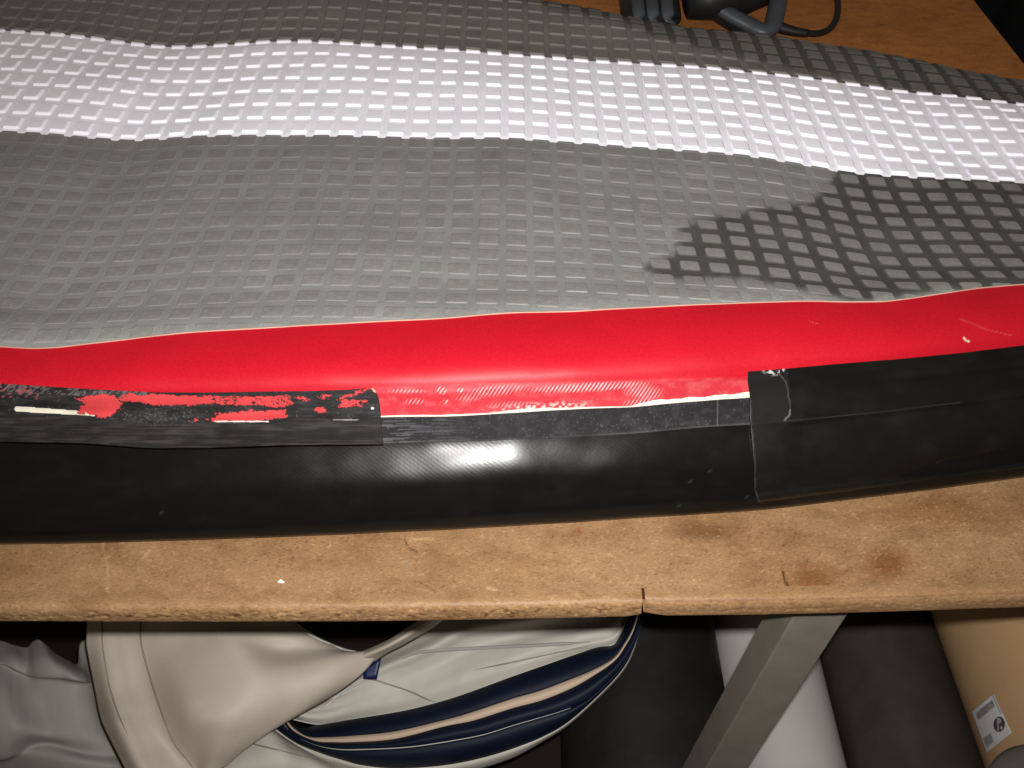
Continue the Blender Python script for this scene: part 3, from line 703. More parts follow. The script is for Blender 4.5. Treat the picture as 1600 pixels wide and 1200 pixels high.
def stud_data(kind):
    out = []; LOC = LOCS[kind]
    for c in range(-44, 34):
        for r in range(-1, 16):
            if kind == 'white':
                if r < 0 or r > 7: continue
                dy = (r + 0.46) * PYP
            elif kind == 'front':
                if r < 0: continue
                dy = -(r + 0.55) * PYP
            else:
                if r < 0 or r > 9: continue
                dy = (r + 0.75) * PYP
            xg = XREF + c * PXP; Y4 = float(y4(xg)); base = Y4 if kind != 'rear' else float(y5(xg))
            sc = 1.0
            if kind == 'white': sc = (float(y5(xg)) - Y4) / (7.24 * PYP)
            yc = base + dy * sc; xc = float(colx(c, Y4, yc))
            if xc < XS[0] + .02 or xc > XS[-1] - .02: continue
            lim = None
            if kind == 'front':
                lo = float(kc('C3', xc))
                if yc < lo + 0.001 - .3 * PYP: continue
            if kind == 'rear' and yc > float(y6(xc)) - .45 * PYP: continue
            jw = 1 + rng.normal(0, .012)
            cc = c + LOC[:, 0] * jw; bb = dy * sc + LOC[:, 1] * PYP * sc * (1 + rng.normal(0, .012))
            Xg0 = XREF + cc * PXP
            Y = (y4(Xg0) if kind != 'rear' else y5(Xg0)) + bb
            X = colx(cc, y4(Xg0), Y)
            if kind == 'front': Y = np.maximum(Y, kc('C3', X) - 0.001)
            if kind == 'white': Y = np.minimum(Y, y5(X) + .0006)
            hgt = np.repeat([-0.0004, HGT[kind] * .86, HGT[kind]], 8) * (1 + rng.normal(0, .04))
            if kind == 'front':    # the band presses the last row flat
                hgt = np.where(np.arange(24) > 7, hgt * np.clip(0.35 + (Y - kc('C3', X)) / 0.012, 0.35, 1), hgt)
            if kind == 'front':    # worn flatter towards the left
                q_ = proj(np.array([xc, yc, .09])); hgt = hgt * np.interp(q_[0], [0, 450, 800, 1600], [.5, .6, 1.0, 1.0]) * np.clip(rng.normal(1, .18), .5, 1.5)
            Z = zs(X, Y) + hgt + (0.0011 if kind == 'white' else 0)
            Vv = np.stack([X, Y, Z], -1); ctr = Vv[16:].mean(0)
            px, py = proj(ctr)
            if not (-260 < px < 1860 and py > -160): continue
            edge_back = kind == 'white' and r == 7
            out.append((Vv, (px, py), edge_back))
    return out
def stud_cols(V, kind, tone):
    if kind == 'white':
        return np.tile(np.array((0.89, 0.88, 0.945)) * tone, (24, 1))
    low = np.array(GREY if kind == 'front' else GREY_R_DIM) * tone; top = np.array((0.198, 0.195, 0.183) if kind == 'front' else (0.15, 0.14, 0.126)) * tone  # rear stud tops carry the same painted fall-off
    c = np.concatenate([np.tile(low, (8, 1)), np.tile((low + top) / 2, (8, 1)), np.tile(top, (8, 1))])
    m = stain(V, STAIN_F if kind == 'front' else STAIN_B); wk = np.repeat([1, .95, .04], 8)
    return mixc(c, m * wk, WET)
def build_studs(kind, parent, name, budget=300):
    D = stud_data(kind)
    def size(d):
        qx, qy = proj(d[0][:8]); on = (0 < d[1][0] < 1600) and (-5 < d[1][1] < 1200)
        return (np.ptp(qx) * np.ptp(qy)) * (1 if on else 0.001)
    D.sort(key=size, reverse=True)
    mats = [M['white'], M['whitetop']] if kind == 'white' else [M['grey'], M['greytop']]
    restV, restF, restM, restC = [], [], [], []
    for i, (V, pxy, eb) in enumerate(D):
        tone = 1 + rng.normal(0, .028 if kind != 'white' else .02); c = stud_cols(V, kind, tone)
        if i < budget:
            me = bpy.data.meshes.new(name); ctr = V[16:].mean(0)
            me.from_pydata([tuple(q) for q in (V - ctr)], [], SF)
            for m_ in mats: me.materials.append(m_)
            me.polygons.foreach_set('material_index', SMI)
            a = me.color_attributes.new('paint', 'FLOAT_COLOR', 'POINT')
            a.data.foreach_set('color', np.concatenate([c, np.ones((24, 1))], 1).reshape(-1).astype(np.float32))
            o = bpy.data.objects.new(name, me); o.location = ctr; C.objects.link(o); B(o, parent)
        else:
            k = len(restV) * 24; restV.append(V); restC.append(c)
            restF += [tuple(q + k for q in f_) for f_ in SF]; restM += SMI
    if restV:
        o = mesh_obj(name + '_field', np.concatenate(restV), restF, mats, smooth_=False, midx=restM)
        a = o.data.color_attributes.new('paint', 'FLOAT_COLOR', 'POINT'); cc = np.concatenate(restC)
        a.data.foreach_set('color', np.concatenate([cc, np.ones((len(cc), 1))], 1).reshape(-1).astype(np.float32))
        B(o, parent); o['kind'] = 'stuff'
bpy.context.view_layer.update()
build_studs('white', white, 'white_stud'); build_studs('front', front, 'grey_stud'); build_studs('rear', rear, 'grey_stud', 0)

# ============================================================ under the table
def roll(name, label, pxl, pxr, py_, ztop, mat, ylen=(0.30, 1.5), rad=None, turns=True):
    """roll of sheet lying on the floor, pointing away from the viewer; its outline passes pxl and pxr at row py_"""
    best = None
    for r in ([rad] if rad else np.linspace(0.05, 0.2, 61)):
        for xc in np.linspace(-0.3, 1.0, 261):
            zc = FLOOR + r if ztop is None else ztop - r
            # silhouette: lines of the cylinder (axis Y) tangent to rays from the lens
            d = math.hypot(xc, H - zc); a0 = math.atan2(xc, H - zc); b0 = math.asin(r / d)
            def pxof(ang): return CX + F * math.tan(ang) / 1.0 * 1.0 / ((s45 + (py_ - CY) / F * c45) ** -1) if False else CX + F * math.tan(ang) * (s45 + (py_ - CY) / F * c45)
            l, rr_ = pxof(a0 - b0), pxof(a0 + b0)
            e = abs(l - pxl) if rad else abs(l - pxl) + abs(rr_ - pxr)
            if best is None or e < best[0]: best = (e, r, xc, zc)
    _, r, xc, zc = best
    t = thing(name, label, 'fabric roll', (xc, ylen[0], FLOOR)); bpy.context.view_layer.update()
    n = 72; th = np.linspace(0, 2 * math.pi, n, endpoint=False)
    ysl = np.linspace(ylen[0], ylen[1], 24)
    P = np.zeros((24, n, 3)); rr2 = r * (1 + 0.006 * (fbm(np.broadcast_to(th, (24, n)) * 1.3, ysl[:, None] * 3 + 0 * th, int(abs(xc) * 1000)) - .5))
    P[..., 0] = xc + rr2 * np.cos(th); P[..., 2] = zc + rr2 * np.sin(th); P[..., 1] = ysl[:, None]
    o = grid('outer_sheet', P, mat, closed_u=True); o.parent = t; o.matrix_parent_inverse = t.matrix_world.inverted()
    # wound end and cardboard core
    for ye, sg in ((ylen[0], 1), (ylen[1], -1)):
        v = []; f = []; rings = np.linspace(1.0, 0.3, 15)
        for q, s in enumerate(rings):
            for a in th: v.append((xc + r * s * math.cos(a), ye + sg * (0.0035 if q % 2 else 0.0), zc + r * s * math.sin(a)))
        for q in range(14):
            for k in range(n): f.append((q * n + k, q * n + (k + 1) % n, (q + 1) * n + (k + 1) % n, (q + 1) * n + k))
        f.append(tuple(14 * n + k for k in range(n)))
        o = mesh_obj('wound_end', v, f, mat); o.parent = t; o.matrix_parent_inverse = t.matrix_world.inverted()
    return t, r, xc, zc
roll('sheet_roll', 'wide black roll under the table, right of the striped bundle', 875, 1140, 1120, None, M['blackroll'], (0.395, 1.5))
roll('sheet_roll', 'pale grey roll under the table behind the steel leg', 1134, 1306, 1115, None, M['whiteroll'], (0.30, 1.5))
roll('sheet_roll', 'dark brown roll under the table between pale and tan rolls', 1300, 1510, 1115, None, M['brownroll'], (0.393, 1.5))
tan, tr, tx, tz = roll('sheet_roll', 'big tan roll with a paper label under the table', 1507, None, 1115, None, M['tanroll'], (0.28, 1.5), rad=0.25)
# grey roll end at the lower right corner
# printed label on the tan roll (follows its curve)
def on_roll(px_, py_, lift):
    a = (px_ - CX) / F; vv = (py_ - CY) / F
    d = np.array([a, c45 - vv * s45, -(s45 + vv * c45)]); o_ = np.array([-tx, 0, H - tz])
    A = d[0]**2 + d[2]**2; Bq = o_[0] * d[0] + o_[2] * d[2]; Cq = o_[0]**2 + o_[2]**2 - (tr + lift)**2
    D_ = max(Bq * Bq - A * Cq, 0); t = (-Bq - math.sqrt(D_)) / A
    return np.array([0, 0, H]) + d * t
quad = [(1518, 1112), (1552, 1084), (1580, 1145), (1541, 1176)]
nL = 60; rows = []; uvp = []
for i in range(nL):
    s = i / (nL - 1); r_ = []
    for j in range(nL):
        t = j / (nL - 1)
        q = (np.array(quad[0]) * (1 - t) + np.array(quad[1]) * t) * (1 - s) + (np.array(quad[3]) * (1 - t) + np.array(quad[2]) * t) * s
        r_.append(on_roll(q[0], q[1], 0.0012))
    rows.append(r_)
S_, T_ = np.meshgrid(np.linspace(0, 1, nL), np.linspace(0, 1, nL), indexing='ij')
col = np.full((nL, nL, 3), 0.62)
m = (S_ > .1) & (S_ < .26) & (T_ > .12) & (T_ < .88); col[m] = (0.30, 0.28, 0.27); col[m & (vnoise(T_ * 16, S_ * 30, 5) > .55)] = (0.2, 0.19, 0.19)
dd = np.hypot(T_ - .75, (S_ - .66) * 1.25); col[dd < .21] = (0.06, 0.058, 0.066)
col[(dd < .19) & (np.abs((T_ - .75) + (S_ - .66) * .6 + .05) < .03)] = (0.35, 0.33, 0.36); col[np.hypot(T_ - .82, S_ - .60) < .06] = (0.33, 0.31, 0.31); col[np.hypot(T_ - .77, S_ - .76) < .035] = (0.5, 0.48, 0.48)
m = (S_ > .68) & (S_ < .9) & (T_ > .06) & (T_ < .36); col[m] = (0.3, 0.29, 0.31)
m = (T_ > .93) & (S_ < .5); col[m] = (0.42, 0.41, 0.43)
o = grid('paper_label', np.array(rows), M['paper'], col=col, thick=0.0004, off=1); o.parent = tan; o.matrix_parent_inverse = tan.matrix_world.inverted()
o['label'] = 'white paper label with grey print and a dark round emblem'
# grey roll standing on end in the lower right corner
def corner_roll():
    t = thing('grey_tube', 'grey rounded tube end at the lower right corner', 'tube', (0.63, 0.33, FLOOR)); bpy.context.view_layer.update()
    c = at_d(1655, 1262, 0.93); v = []; n = 48; r = 0.066
    prof = [(r * .55, 0.0), (r * .93, 0.0), (r, -0.006), (r, FLOOR - c[2])]
    for rr_, dz in prof:
        for k in range(n): v.append((c[0] + rr_ * math.cos(2 * math.pi * k / n), c[1] + rr_ * math.sin(2 * math.pi * k / n), c[2] + dz))
    f = [(q * n + k, q * n + (k + 1) % n, (q + 1) * n + (k + 1) % n, (q + 1) * n + k) for q in range(3) for k in range(n)]
    v += [(c[0] + r * .55 * math.cos(2 * math.pi * k / n), c[1] + r * .55 * math.sin(2 * math.pi * k / n), c[2] - 0.2) for k in range(n)]
    f += [(k, 4 * n + k, 4 * n + (k + 1) % n, (k + 1) % n) for k in range(n)]
    o = mesh_obj('tube_wall', v, f, M['greyend']); o.parent = t; o.matrix_parent_inverse = t.matrix_world.inverted()
corner_roll()

def sheet_from(rows, nu, nv, name, mat, par, thick=0.0012, wr=0.0, seed=1, flat=1.0):
    A = patch(rows, nu, nv)
    if flat < 1: m_ = np.stack([smooth(c_, 18) for c_ in A[..., 2].T], 1); A[..., 2] = m_ + (A[..., 2] - m_) * flat
    A[..., 2] += (fbm(A[..., 0] / 45, A[..., 1] / 45, seed) - .5) * wr
    o = grid(name, at_d(A[..., 0], A[..., 1], A[..., 2]), mat, thick=thick, off=0)
    o.parent = par; o.matrix_parent_inverse = par.matrix_world.inverted(); return o, A
def line_on(A, pts, w, name, mat, par, lift=0.003):
    """thin welt following pixels on a patch A (px, py, depth)"""
    p = resample(pts, 60); P3 = []
    fl = A.reshape(-1, 3)
    for x, y in crom(resample(pts, 12), 5):
        k = np.argmin((fl[:, 0] - x) ** 2 + (fl[:, 1] - y) ** 2); P3.append(at_d(x, y, fl[k, 2] - lift))
    k_ = np.linspace(0, 1, len(P3)); o = tube(name, smooth3(np.array(P3)), w * np.clip(np.minimum(k_, 1 - k_) * 6 + .15, 0, 1), mat, None, 8); o.parent = par; o.matrix_parent_inverse = par.matrix_world.inverted(); return o
def smooth3(P):
    return np.stack([smooth(P[:, k], 2.0) for k in range(3)], -1)

# grey crumpled fabric, far left
g = thing('grey_fabric', 'crumpled mid grey coated fabric at the left under the table', 'fabric', (-0.6, 0.6, FLOOR)); bpy.context.view_layer.update()
sheet_from([
    [(-260, 985, 1.24), (-160, 990, 1.24), (-60, 992, 1.25), (0, 1001, 1.23), (22, 1008, 1.22), (42, 1011, 1.22), (52, 1002, 1.22), (64, 1001, 1.21), (85, 1020, 1.21), (104, 1031, 1.21), (121, 1037, 1.22), (127, 1003, 1.24), (160, 1000, 1.26)],
    [(-260, 1015, 1.19), (-160, 1018, 1.19), (-60, 1020, 1.19), (0, 1022, 1.18), (22, 1026, 1.165), (42, 1034, 1.17), (56, 1030, 1.155), (74, 1030, 1.15), (92, 1038, 1.15), (110, 1045, 1.155), (128, 1050, 1.165), (142, 1050, 1.19), (175, 1050, 1.22)],
    [(-260, 1040, 1.18), (-160, 1042, 1.17), (-60, 1036, 1.17), (0, 1036, 1.165), (22, 1044, 1.16), (42, 1053, 1.165), (60, 1056, 1.15), (80, 1057, 1.145), (98, 1058, 1.145), (116, 1061, 1.14), (132, 1064, 1.155), (148, 1064, 1.19), (180, 1064, 1.22)],
    [(-260, 1046, 1.20), (-160, 1048, 1.19), (-60, 1042, 1.20), (0, 1041, 1.195), (22, 1050, 1.195), (42, 1058, 1.195), (60, 1062, 1.185), (80, 1063, 1.185), (98, 1065, 1.185), (116, 1068, 1.185), (134, 1070, 1.195), (152, 1070, 1.21), (184, 1070, 1.23)],
    [(-260, 1090, 1.15), (-160, 1090, 1.145), (-60, 1086, 1.14), (0, 1086, 1.14), (22, 1092, 1.15), (42, 1098, 1.16), (64, 1102, 1.17), (86, 1106, 1.17), (106, 1108, 1.17), (126, 1110, 1.175), (146, 1112, 1.185), (166, 1112, 1.21), (198, 1112, 1.23)],
    [(-260, 1140, 1.13), (-160, 1140, 1.12), (-60, 1136, 1.115), (0, 1136, 1.115), (26, 1138, 1.115), (50, 1142, 1.13), (74, 1146, 1.145), (96, 1148, 1.15), (118, 1150, 1.155), (140, 1152, 1.16), (162, 1152, 1.17), (184, 1152, 1.19), (216, 1152, 1.21)],
    [(-260, 1176, 1.14), (-160, 1176, 1.13), (-60, 1176, 1.13), (0, 1182, 1.125), (26, 1174, 1.14), (52, 1164, 1.16), (78, 1162, 1.165), (102, 1168, 1.165), (126, 1174, 1.165), (150, 1178, 1.165), (176, 1180, 1.17), (200, 1180, 1.18), (232, 1180, 1.2)],
    [(-260, 1196, 1.16), (-160, 1196, 1.15), (-60, 1194, 1.15), (0, 1193, 1.15), (26, 1188, 1.15), (52, 1184, 1.14), (78, 1186, 1.135), (102, 1190, 1.13), (126, 1194, 1.13), (150, 1198, 1.135), (176, 1200, 1.14), (204, 1200, 1.16), (240, 1200, 1.18)],
    [(-260, 1240, 1.2), (-160, 1240, 1.2), (-60, 1240, 1.2), (0, 1240, 1.2), (26, 1240, 1.2), (52, 1240, 1.18), (78, 1240, 1.16), (102, 1240, 1.15), (126, 1240, 1.15), (150, 1240, 1.15), (176, 1240, 1.16), (208, 1240, 1.18), (250, 1240, 1.2)],
    [(x_, 1330, 1.233) for x_ in (-260, -160, -60, 0, 26, 52, 78, 102, 126, 150, 176, 208, 250)]], 8, 10, 'folded_sheet', M['midgrey'], g, 0.0015, 0.0015, 3, 0.55)

# beige hanging sheet
bs = thing('beige_sheet', 'beige coated sheet with sewn hem hanging under the table, left of the stripes', 'fabric', (-0.3, 0.55, FLOOR)); bpy.context.view_layer.update()
o, A = sheet_from([
    [(140, 930, 1.12), (160, 930, 1.11), (185, 930, 1.11), (215, 930, 1.11), (250, 930, 1.10), (300, 930, 1.10), (350, 930, 1.09), (400, 930, 1.10), (432, 930, 1.11), (440, 930, 1.12)],
    [(137, 975, 1.11), (158, 975, 1.10), (185, 975, 1.10), (217, 975, 1.10), (255, 975, 1.09), (305, 975, 1.085), (355, 975, 1.075), (410, 974, 1.09), (445, 970, 1.105), (458, 969, 1.12)],
    [(135, 1004, 1.10), (158, 1004, 1.09), (187, 1004, 1.09), (220, 1003, 1.09), (262, 1002, 1.08), (312, 1000, 1.07), (362, 998, 1.06), (420, 996, 1.08), (478, 992, 1.10), (512, 1003, 1.12)],
    [(139, 1030, 1.10), (162, 1030, 1.085), (192, 1030, 1.085), (226, 1030, 1.085), (270, 1028, 1.07), (322, 1024, 1.055), (380, 1021, 1.05), (440, 1017, 1.085), (510, 1014, 1.09), (568, 1021, 1.11)],
    [(148, 1075, 1.10), (170, 1075, 1.075), (200, 1075, 1.075), (236, 1072, 1.075), (282, 1068, 1.045), (335, 1062, 1.035), (392, 1052, 1.035), (455, 1044, 1.055), (530, 1030, 1.07), (592, 1017, 1.10)],
    [(155, 1112, 1.10), (178, 1110, 1.06), (210, 1110, 1.06), (248, 1108, 1.06), (292, 1102, 1.025), (342, 1094, 1.02), (395, 1085, 1.025), (452, 1076, 1.04), (512, 1068, 1.055), (562, 1056, 1.08)],
    [(162, 1134, 1.08), (186, 1134, 1.045), (219, 1134, 1.05), (258, 1134, 1.05), (300, 1132, 1.02), (345, 1126, 1.01), (390, 1120, 1.02), (430, 1116, 1.035), (470, 1110, 1.05), (500, 1098, 1.07)],
    [(180, 1170, 1.06), (202, 1170, 1.03), (234, 1170, 1.035), (270, 1170, 1.045), (302, 1168, 1.035), (336, 1166, 1.02), (366, 1162, 1.025), (390, 1158, 1.035), (408, 1152, 1.045), (425, 1138, 1.06)],
    [(196, 1202, 1.04), (218, 1202, 1.015), (248, 1202, 1.02), (282, 1202, 1.035), (306, 1202, 1.045), (324, 1202, 1.03), (338, 1200, 1.03), (350, 1196, 1.035), (362, 1188, 1.04), (374, 1172, 1.05)],
    [(212, 1240, 1.03), (234, 1240, 1.0), (262, 1240, 1.0), (290, 1240, 1.02), (308, 1240, 1.04), (320, 1240, 1.03), (330, 1236, 1.03), (336, 1230, 1.035), (342, 1222, 1.04), (348, 1206, 1.05)],
    [(x_, 1420, 1.182) for x_ in (236, 250, 268, 286, 300, 312, 322, 332, 342, 352)]], 10, 10, 'sheet', M['beige'], bs, 0.0015, 0.0022, 9, 0.8)
line_on(A, [(219, 955), (219, 1000), (229, 1040), (241, 1080), (255, 1120), (272, 1163), (290, 1183), (305, 1205)], 0.0011, 'hem_seam', M['seam'], bs, 0.0012)
line_on(A, [(158, 955), (160, 1010), (170, 1070), (182, 1110), (200, 1150)], 0.0007, 'hem_seam', M['seam'], bs, 0.0012)
# rolled rim along the dark opening and the strap going up to the right
o2, A2 = sheet_from([
    [(560, 1020, 1.105), (585, 1010, 1.095), (610, 998, 1.09), (645, 976, 1.09), (680, 952, 1.09), (710, 930, 1.09)],
    [(566, 1026, 1.085), (592, 1016, 1.075), (620, 1002, 1.07), (655, 980, 1.07), (690, 956, 1.07), (718, 934, 1.07)],
    [(585, 1034, 1.10), (605, 1020, 1.095), (632, 1006, 1.09), (668, 985, 1.09), (700, 962, 1.09), (728, 940, 1.09)]], 8, 6, 'strap', M['beige'], bs, 0.0015)
line_on(A, [(470, 985), (500, 1001), (540, 1017), (570, 1022)], 0.0020, 'rim', M['palegrey'], bs, 0.001)

# striped bundle: pale inside, navy and cream bands outside
sb = thing('striped_bundle', 'folded pale grey coated bundle with navy and cream stripes under the table', 'fabric', (0.0, 0.6, FLOOR)); bpy.context.view_layer.update()
L0 = [(452, 1112), (456, 1124), (467, 1135), (500, 1133), (548, 1125), (632, 1111), (695, 1095), (740, 1080), (800, 1058), (860, 1037), (897, 1024), (934, 1012), (958, 1009), (968, 995), (976, 980), (984, 955)]
L1 = [(444, 1118), (456, 1135), (480, 1151), (510, 1152), (548, 1150), (616, 1143), (695, 1125), (740, 1112), (800, 1092), (845, 1079), (890, 1062), (924, 1048), (958, 1029), (976, 1006), (988, 985), (998, 955)]
L2 = [(441, 1119), (458, 1142), (492, 1158), (520, 1160), (548, 1160), (616, 1155), (695, 1135), (740, 1126), (800, 1107), (845, 1095), (890, 1077), (924, 1058), (960, 1033), (978, 1008), (990, 986), (1000, 955)]
L3 = [(436, 1122), (462, 1150), (500, 1166), (530, 1171), (564, 1171), (642, 1167), (721, 1155), (760, 1147), (800, 1134), (845, 1121), (887, 1108), (922, 1090), (958, 1056), (982, 1024), (996, 995), (1006, 955)]
L4 = [(420, 1130), (462, 1160), (506, 1178), (535, 1187), (564, 1195), (612, 1200), (669, 1198), (715, 1192), (760, 1182), (805, 1168), (850, 1150), (890, 1126), (945, 1076), (976, 1040), (992, 1005), (1002, 965)]
L5 = [(405, 1136), (440, 1162), (485, 1186), (520, 1196), (560, 1205), (612, 1212), (669, 1213), (715, 1208), (760, 1198), (805, 1182), (852, 1156), (892, 1130), (946, 1080), (977, 1044), (993, 1009), (1003, 969)]
bandd = [1.13, 1.105, 1.10, 1.09, 1.10, 1.115]
CUR = []
for Lc, dz in zip((L0, L1, L2, L3, L4, L5), bandd):
    q = crom(np.array(Lc, float), 8); u = np.linspace(0, 1, len(q)); q = resample(q, 121)
    d = dz + 0.05 * np.clip((np.linspace(0, 1, 121) - .75) / .25, 0, 1) ** 2 * 0 - 0.02 * np.sin(np.linspace(0, math.pi, 121)) + 0.03 * (np.abs(np.linspace(-1, 1, 121)) ** 4)
    CUR.append(np.concatenate([q, d[:, None]], 1))
def bandmesh(a, b, name, mat, bulge=0.008, m=10):
    rows = [];
    for s in np.linspace(0, 1, m):
        q = CUR[a] * (1 - s) + CUR[b] * s; q = q.copy(); q[:, 2] -= bulge * math.sin(math.pi * s); rows.append(at_d(q[:, 0], q[:, 1], q[:, 2]))
    o = grid(name, np.array(rows), mat, thick=0.0012, off=0); o.parent = sb; o.matrix_parent_inverse = sb.matrix_world.inverted(); return o
bandmesh(0, 1, 'navy_stripe', M['navy'], .006); bandmesh(1, 2, 'cream_stripe', M['cream'], .003)
bandmesh(2, 3, 'navy_stripe', M['navy'], .006); bandmesh(3, 4, 'navy_stripe', M['navy'], .007); bandmesh(4, 5, 'pale_rim', M['palegrey'], .006)
q = CUR[5][4:78]; Zf = (H - FLOOR) / (s45 + (q[:, 1] - 6 - CY) / F * c45)
o = grid('underside', np.array([at_d(q[:, 0], q[:, 1] - 6 * s_, q[:, 2] * (1 - s_) + (Zf - .004) * s_) for s_ in np.linspace(0, 1, 8)]), M['palegrey'], thick=0.0012, off=0); o.parent = sb; o.matrix_parent_inverse = sb.matrix_world.inverted()
o = tube('piping', smooth3(at_d(CUR[3][:86, 0], CUR[3][:86, 1], CUR[3][:86, 2] - .001)), np.linspace(.0009, .0002, 86), M['welt'], None, 8); o.parent = sb; o.matrix_parent_inverse = sb.matrix_world.inverted()
l0 = resample(crom(np.array(L0[1:], float), 6), 12)
top = np.array([(500, 1090), (540, 1060), (575, 1035), (600, 1016), (632, 1000), (672, 980), (720, 952), (780, 945), (840, 940), (900, 940), (945, 935), (985, 935)], float)
deps = [1.19, 1.175, 1.16, 1.165, 1.162, 1.155, 1.152, 1.15, 1.14]
rows = []
for r in range(9):
    s = r / 8; q = top * (1 - s) + l0 * s
    row = []
    for k in range(12):
        d = deps[r] + 0.005 * math.sin(k * 0.5 + r * 1.1) * math.sin(math.pi * s) + (0.0 if k < 11 else 0.02)
        row.append((q[k, 0], q[k, 1], d))
    rows.append(row)
o, A3 = sheet_from(rows, 10, 10, 'inner_sheet', M['palegrey'], sb, 0.0012, 0.004, 17)
line_on(A3, [(550, 1058), (585, 1062), (640, 1080), (670, 1094), (682, 1097)], 0.0010, 'fold_seam', M['seam'], sb, 0.001)
line_on(A3, [(740, 1047), (800, 1035), (860, 1022), (925, 1008)], 0.0008, 'fold_seam', M['seam'], sb, 0.001)
line_on(A3, [(487, 1094), (495, 1102), (503, 1105), (512, 1102), (525, 1088), (545, 1074), (572, 1063)], 0.0012, 'welt', M['welt'], sb, 0.005)
line_on(A3, [(628, 1030), (640, 1022), (680, 1016), (740, 1013), (850, 1008), (922, 1003)], 0.0022, 'fold_ridge', M['midgrey'], sb, 0.001)
# blue patch
pq = [(569, 1043), (596, 1027), (589, 1061), (568, 1060)]
P4 = np.array([[at_d(*pq[0], 1.125), at_d(*pq[1], 1.125)], [at_d(*pq[3], 1.12), at_d(*pq[2], 1.12)]])
o = grid('blue_patch', up2(P4, 4, 4), M['blue'], thick=0.001, off=0); o.parent = sb; o.matrix_parent_inverse = sb.matrix_world.inverted()
# pale lower fold below the beige sheet
lf_ = thing('pale_fabric_fold', 'pale grey fabric fold with a seam below the stripes at the bottom edge', 'fabric', (-0.2, 0.5, FLOOR)); bpy.context.view_layer.update()
o, A4 = sheet_from([
    [(330, 1185, 1.10), (360, 1165, 1.10), (390, 1148, 1.10), (415, 1134, 1.10), (440, 1150, 1.115), (480, 1174, 1.12), (530, 1190, 1.12), (600, 1202, 1.12), (680, 1206, 1.12)],
    [(325, 1200, 1.08), (355, 1182, 1.08), (390, 1164, 1.08), (425, 1152, 1.08), (460, 1168, 1.09), (500, 1186, 1.095), (545, 1200, 1.10), (610, 1210, 1.10), (690, 1214, 1.10)],
    [(320, 1230, 1.07), (350, 1220, 1.06), (390, 1200, 1.06), (440, 1190, 1.06), (480, 1200, 1.07), (520, 1212, 1.07), (560, 1224, 1.08), (630, 1232, 1.08), (700, 1236, 1.08)],
    [(320, 1280, 1.07), (350, 1280, 1.06), (390, 1270, 1.05), (440, 1260, 1.05), (480, 1260, 1.06), (520, 1262, 1.06), (560, 1270, 1.07), (630, 1276, 1.08), (700, 1280, 1.08)],
    [(x_, 1420, 1.182) for x_ in (320, 350, 390, 440, 480, 520, 560, 630, 700)]], 10, 10, 'sheet', M['palegrey'], lf_, 0.0015, .004, 21)
line_on(A4, [(375, 1158), (410, 1166), (450, 1176), (500, 1190), (550, 1204)], 0.0009, 'seam', M['seam'], lf_, 0.001)

# ============================================================ on the table behind the boat
tool = thing('power_tool', 'dark power tool with open loop handle and black cable behind the boat', 'power tool', at_z(1100, 20, 0)); bpy.context.view_layer.update()
def TP(o): o.parent = tool; o.matrix_parent_inverse = tool.matrix_world.inverted(); return o
def tz_(pts): return np.array([at_z(x, y, z) for x, y, z in pts])
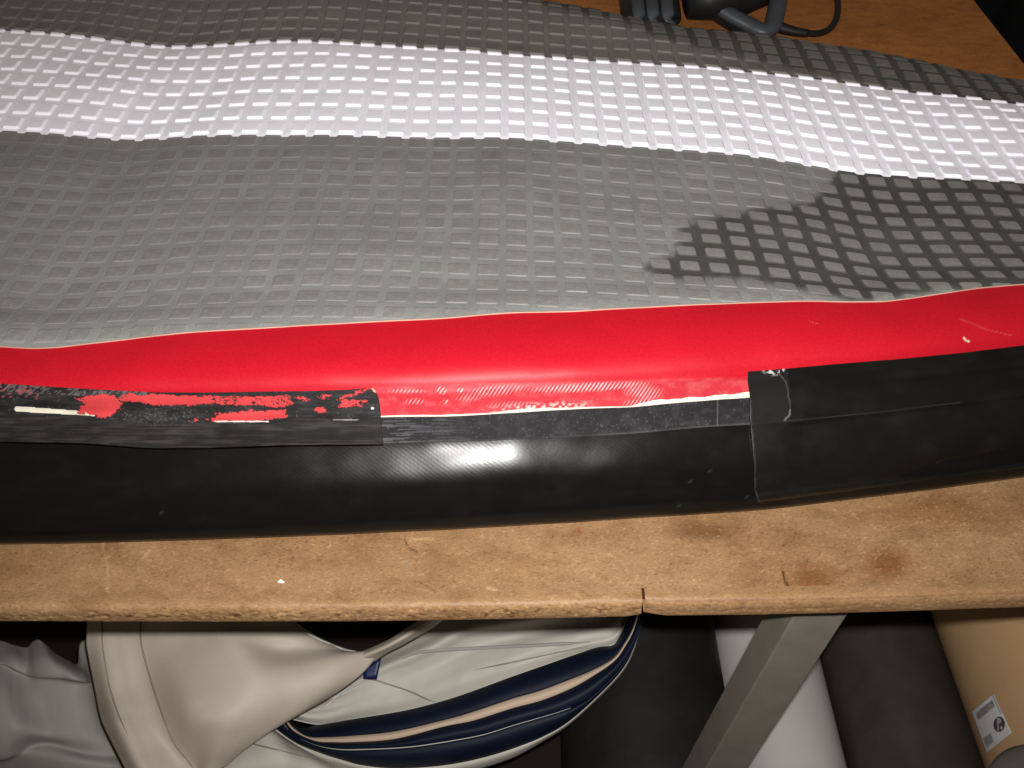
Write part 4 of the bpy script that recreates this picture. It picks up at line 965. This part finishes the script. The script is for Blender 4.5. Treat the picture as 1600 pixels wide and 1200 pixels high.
# ribbed dark blue body at the left
hb = crom(tz_([(1024, 52, 0.012), (1020, 40, 0.026), (1017, 20, 0.034), (1013, -15, 0.038), (1010, -70, 0.036)]), 5)
TP(tube('ribbed_housing', hb, np.interp(np.linspace(0, 1, len(hb)), [0, .15, .4, 1], [.026, .037, .041, .042]), M['tooldark'], None, 24, (1, .62)))
for dx_, m_ in ((-19, 'toolblue'), (3, 'toolblue'), (26, 'toolblue')):
    TP(tube('rib', crom(tz_([(1022 + dx_, 46, 0.030), (1019 + dx_, 30, 0.050), (1016 + dx_, 5, 0.060), (1012 + dx_, -60, 0.062)]), 5), .0068, M[m_], None, 10, (1.3, .6)))
TP(tube('motor_housing', tz_([(1072, 2, 0.04), (1110, -6, 0.045), (1160, -14, 0.045), (1200, -24, 0.045)]), [.024, .032, .032, .026], M['tooldark'], None, 18))
hp = crom(tz_([(1090, -22, 0.05), (1110, 2, 0.04), (1140, 22, 0.03), (1170, 38, 0.022), (1192, 48, 0.018), (1206, 42, 0.02), (1212, 22, 0.028), (1216, 0, 0.036), (1222, -30, 0.045)]), 6)
TP(tube('loop_handle', hp, 0.0125, M['toolblue'], None, 14, (1, .75)))
TP(tube('handle_grip', crom(tz_([(1108, 16, 0.014), (1140, 36, 0.012), (1168, 50, 0.012), (1190, 54, 0.012)]), 6), 0.009, M['tooldark'], None, 12))
TP(tube('strain_relief', crom(tz_([(1205, 38, 0.016), (1225, 45, 0.012), (1245, 50, 0.009), (1262, 52, 0.008)]), 5), np.linspace(.0085, .0055, 16), M['cable'], None, 12))
TP(tube('power_cable', crom(tz_([(1258, 52, 0.008), (1280, 52, 0.0055), (1297, 44, 0.005), (1307, 28, 0.005), (1309, 5, 0.005), (1304, -20, 0.005), (1290, -50, 0.005)]), 8), 0.0046, M['cable'], None, 12))
# dark bag and rag on the floor beyond the right end of the table
def lump(name, label, cat, c, rx, ry, rz, mat, seed):
    n, m_ = 48, 26; th = np.linspace(0, 2 * math.pi, n, endpoint=False); ph = np.linspace(0.02, math.pi - .02, m_)
    TH_, PH = np.meshgrid(th, ph)
    d = 1 + 0.5 * (fbm(np.cos(TH_) * 2 + 5, np.sin(TH_) * 2 + PH * 2, seed, 3) - .5)
    Pp = np.stack([c[0] + rx * d * np.sin(PH) * np.cos(TH_), c[1] + ry * d * np.sin(PH) * np.sin(TH_), FLOOR + rz + rz * np.cos(PH) * np.where(PH < 1.6, d, 1)], -1)
    tag(grid(name, Pp, mat, closed_u=True), label, cat)
p = at_z(1600, -20, -.05); lump('black_bag', 'black soft bag standing beyond the right table end', 'bag', p, .12, .2, .33, M['bag'], 3)
p = at_z(1618, 62, -.12); lump('cloth_sack', 'crumpled grey brown cloth sack beside the black bag beyond the table end', 'sack', p + np.array([.03, 0, 0]), .09, .11, .285, M['rag'], 8)
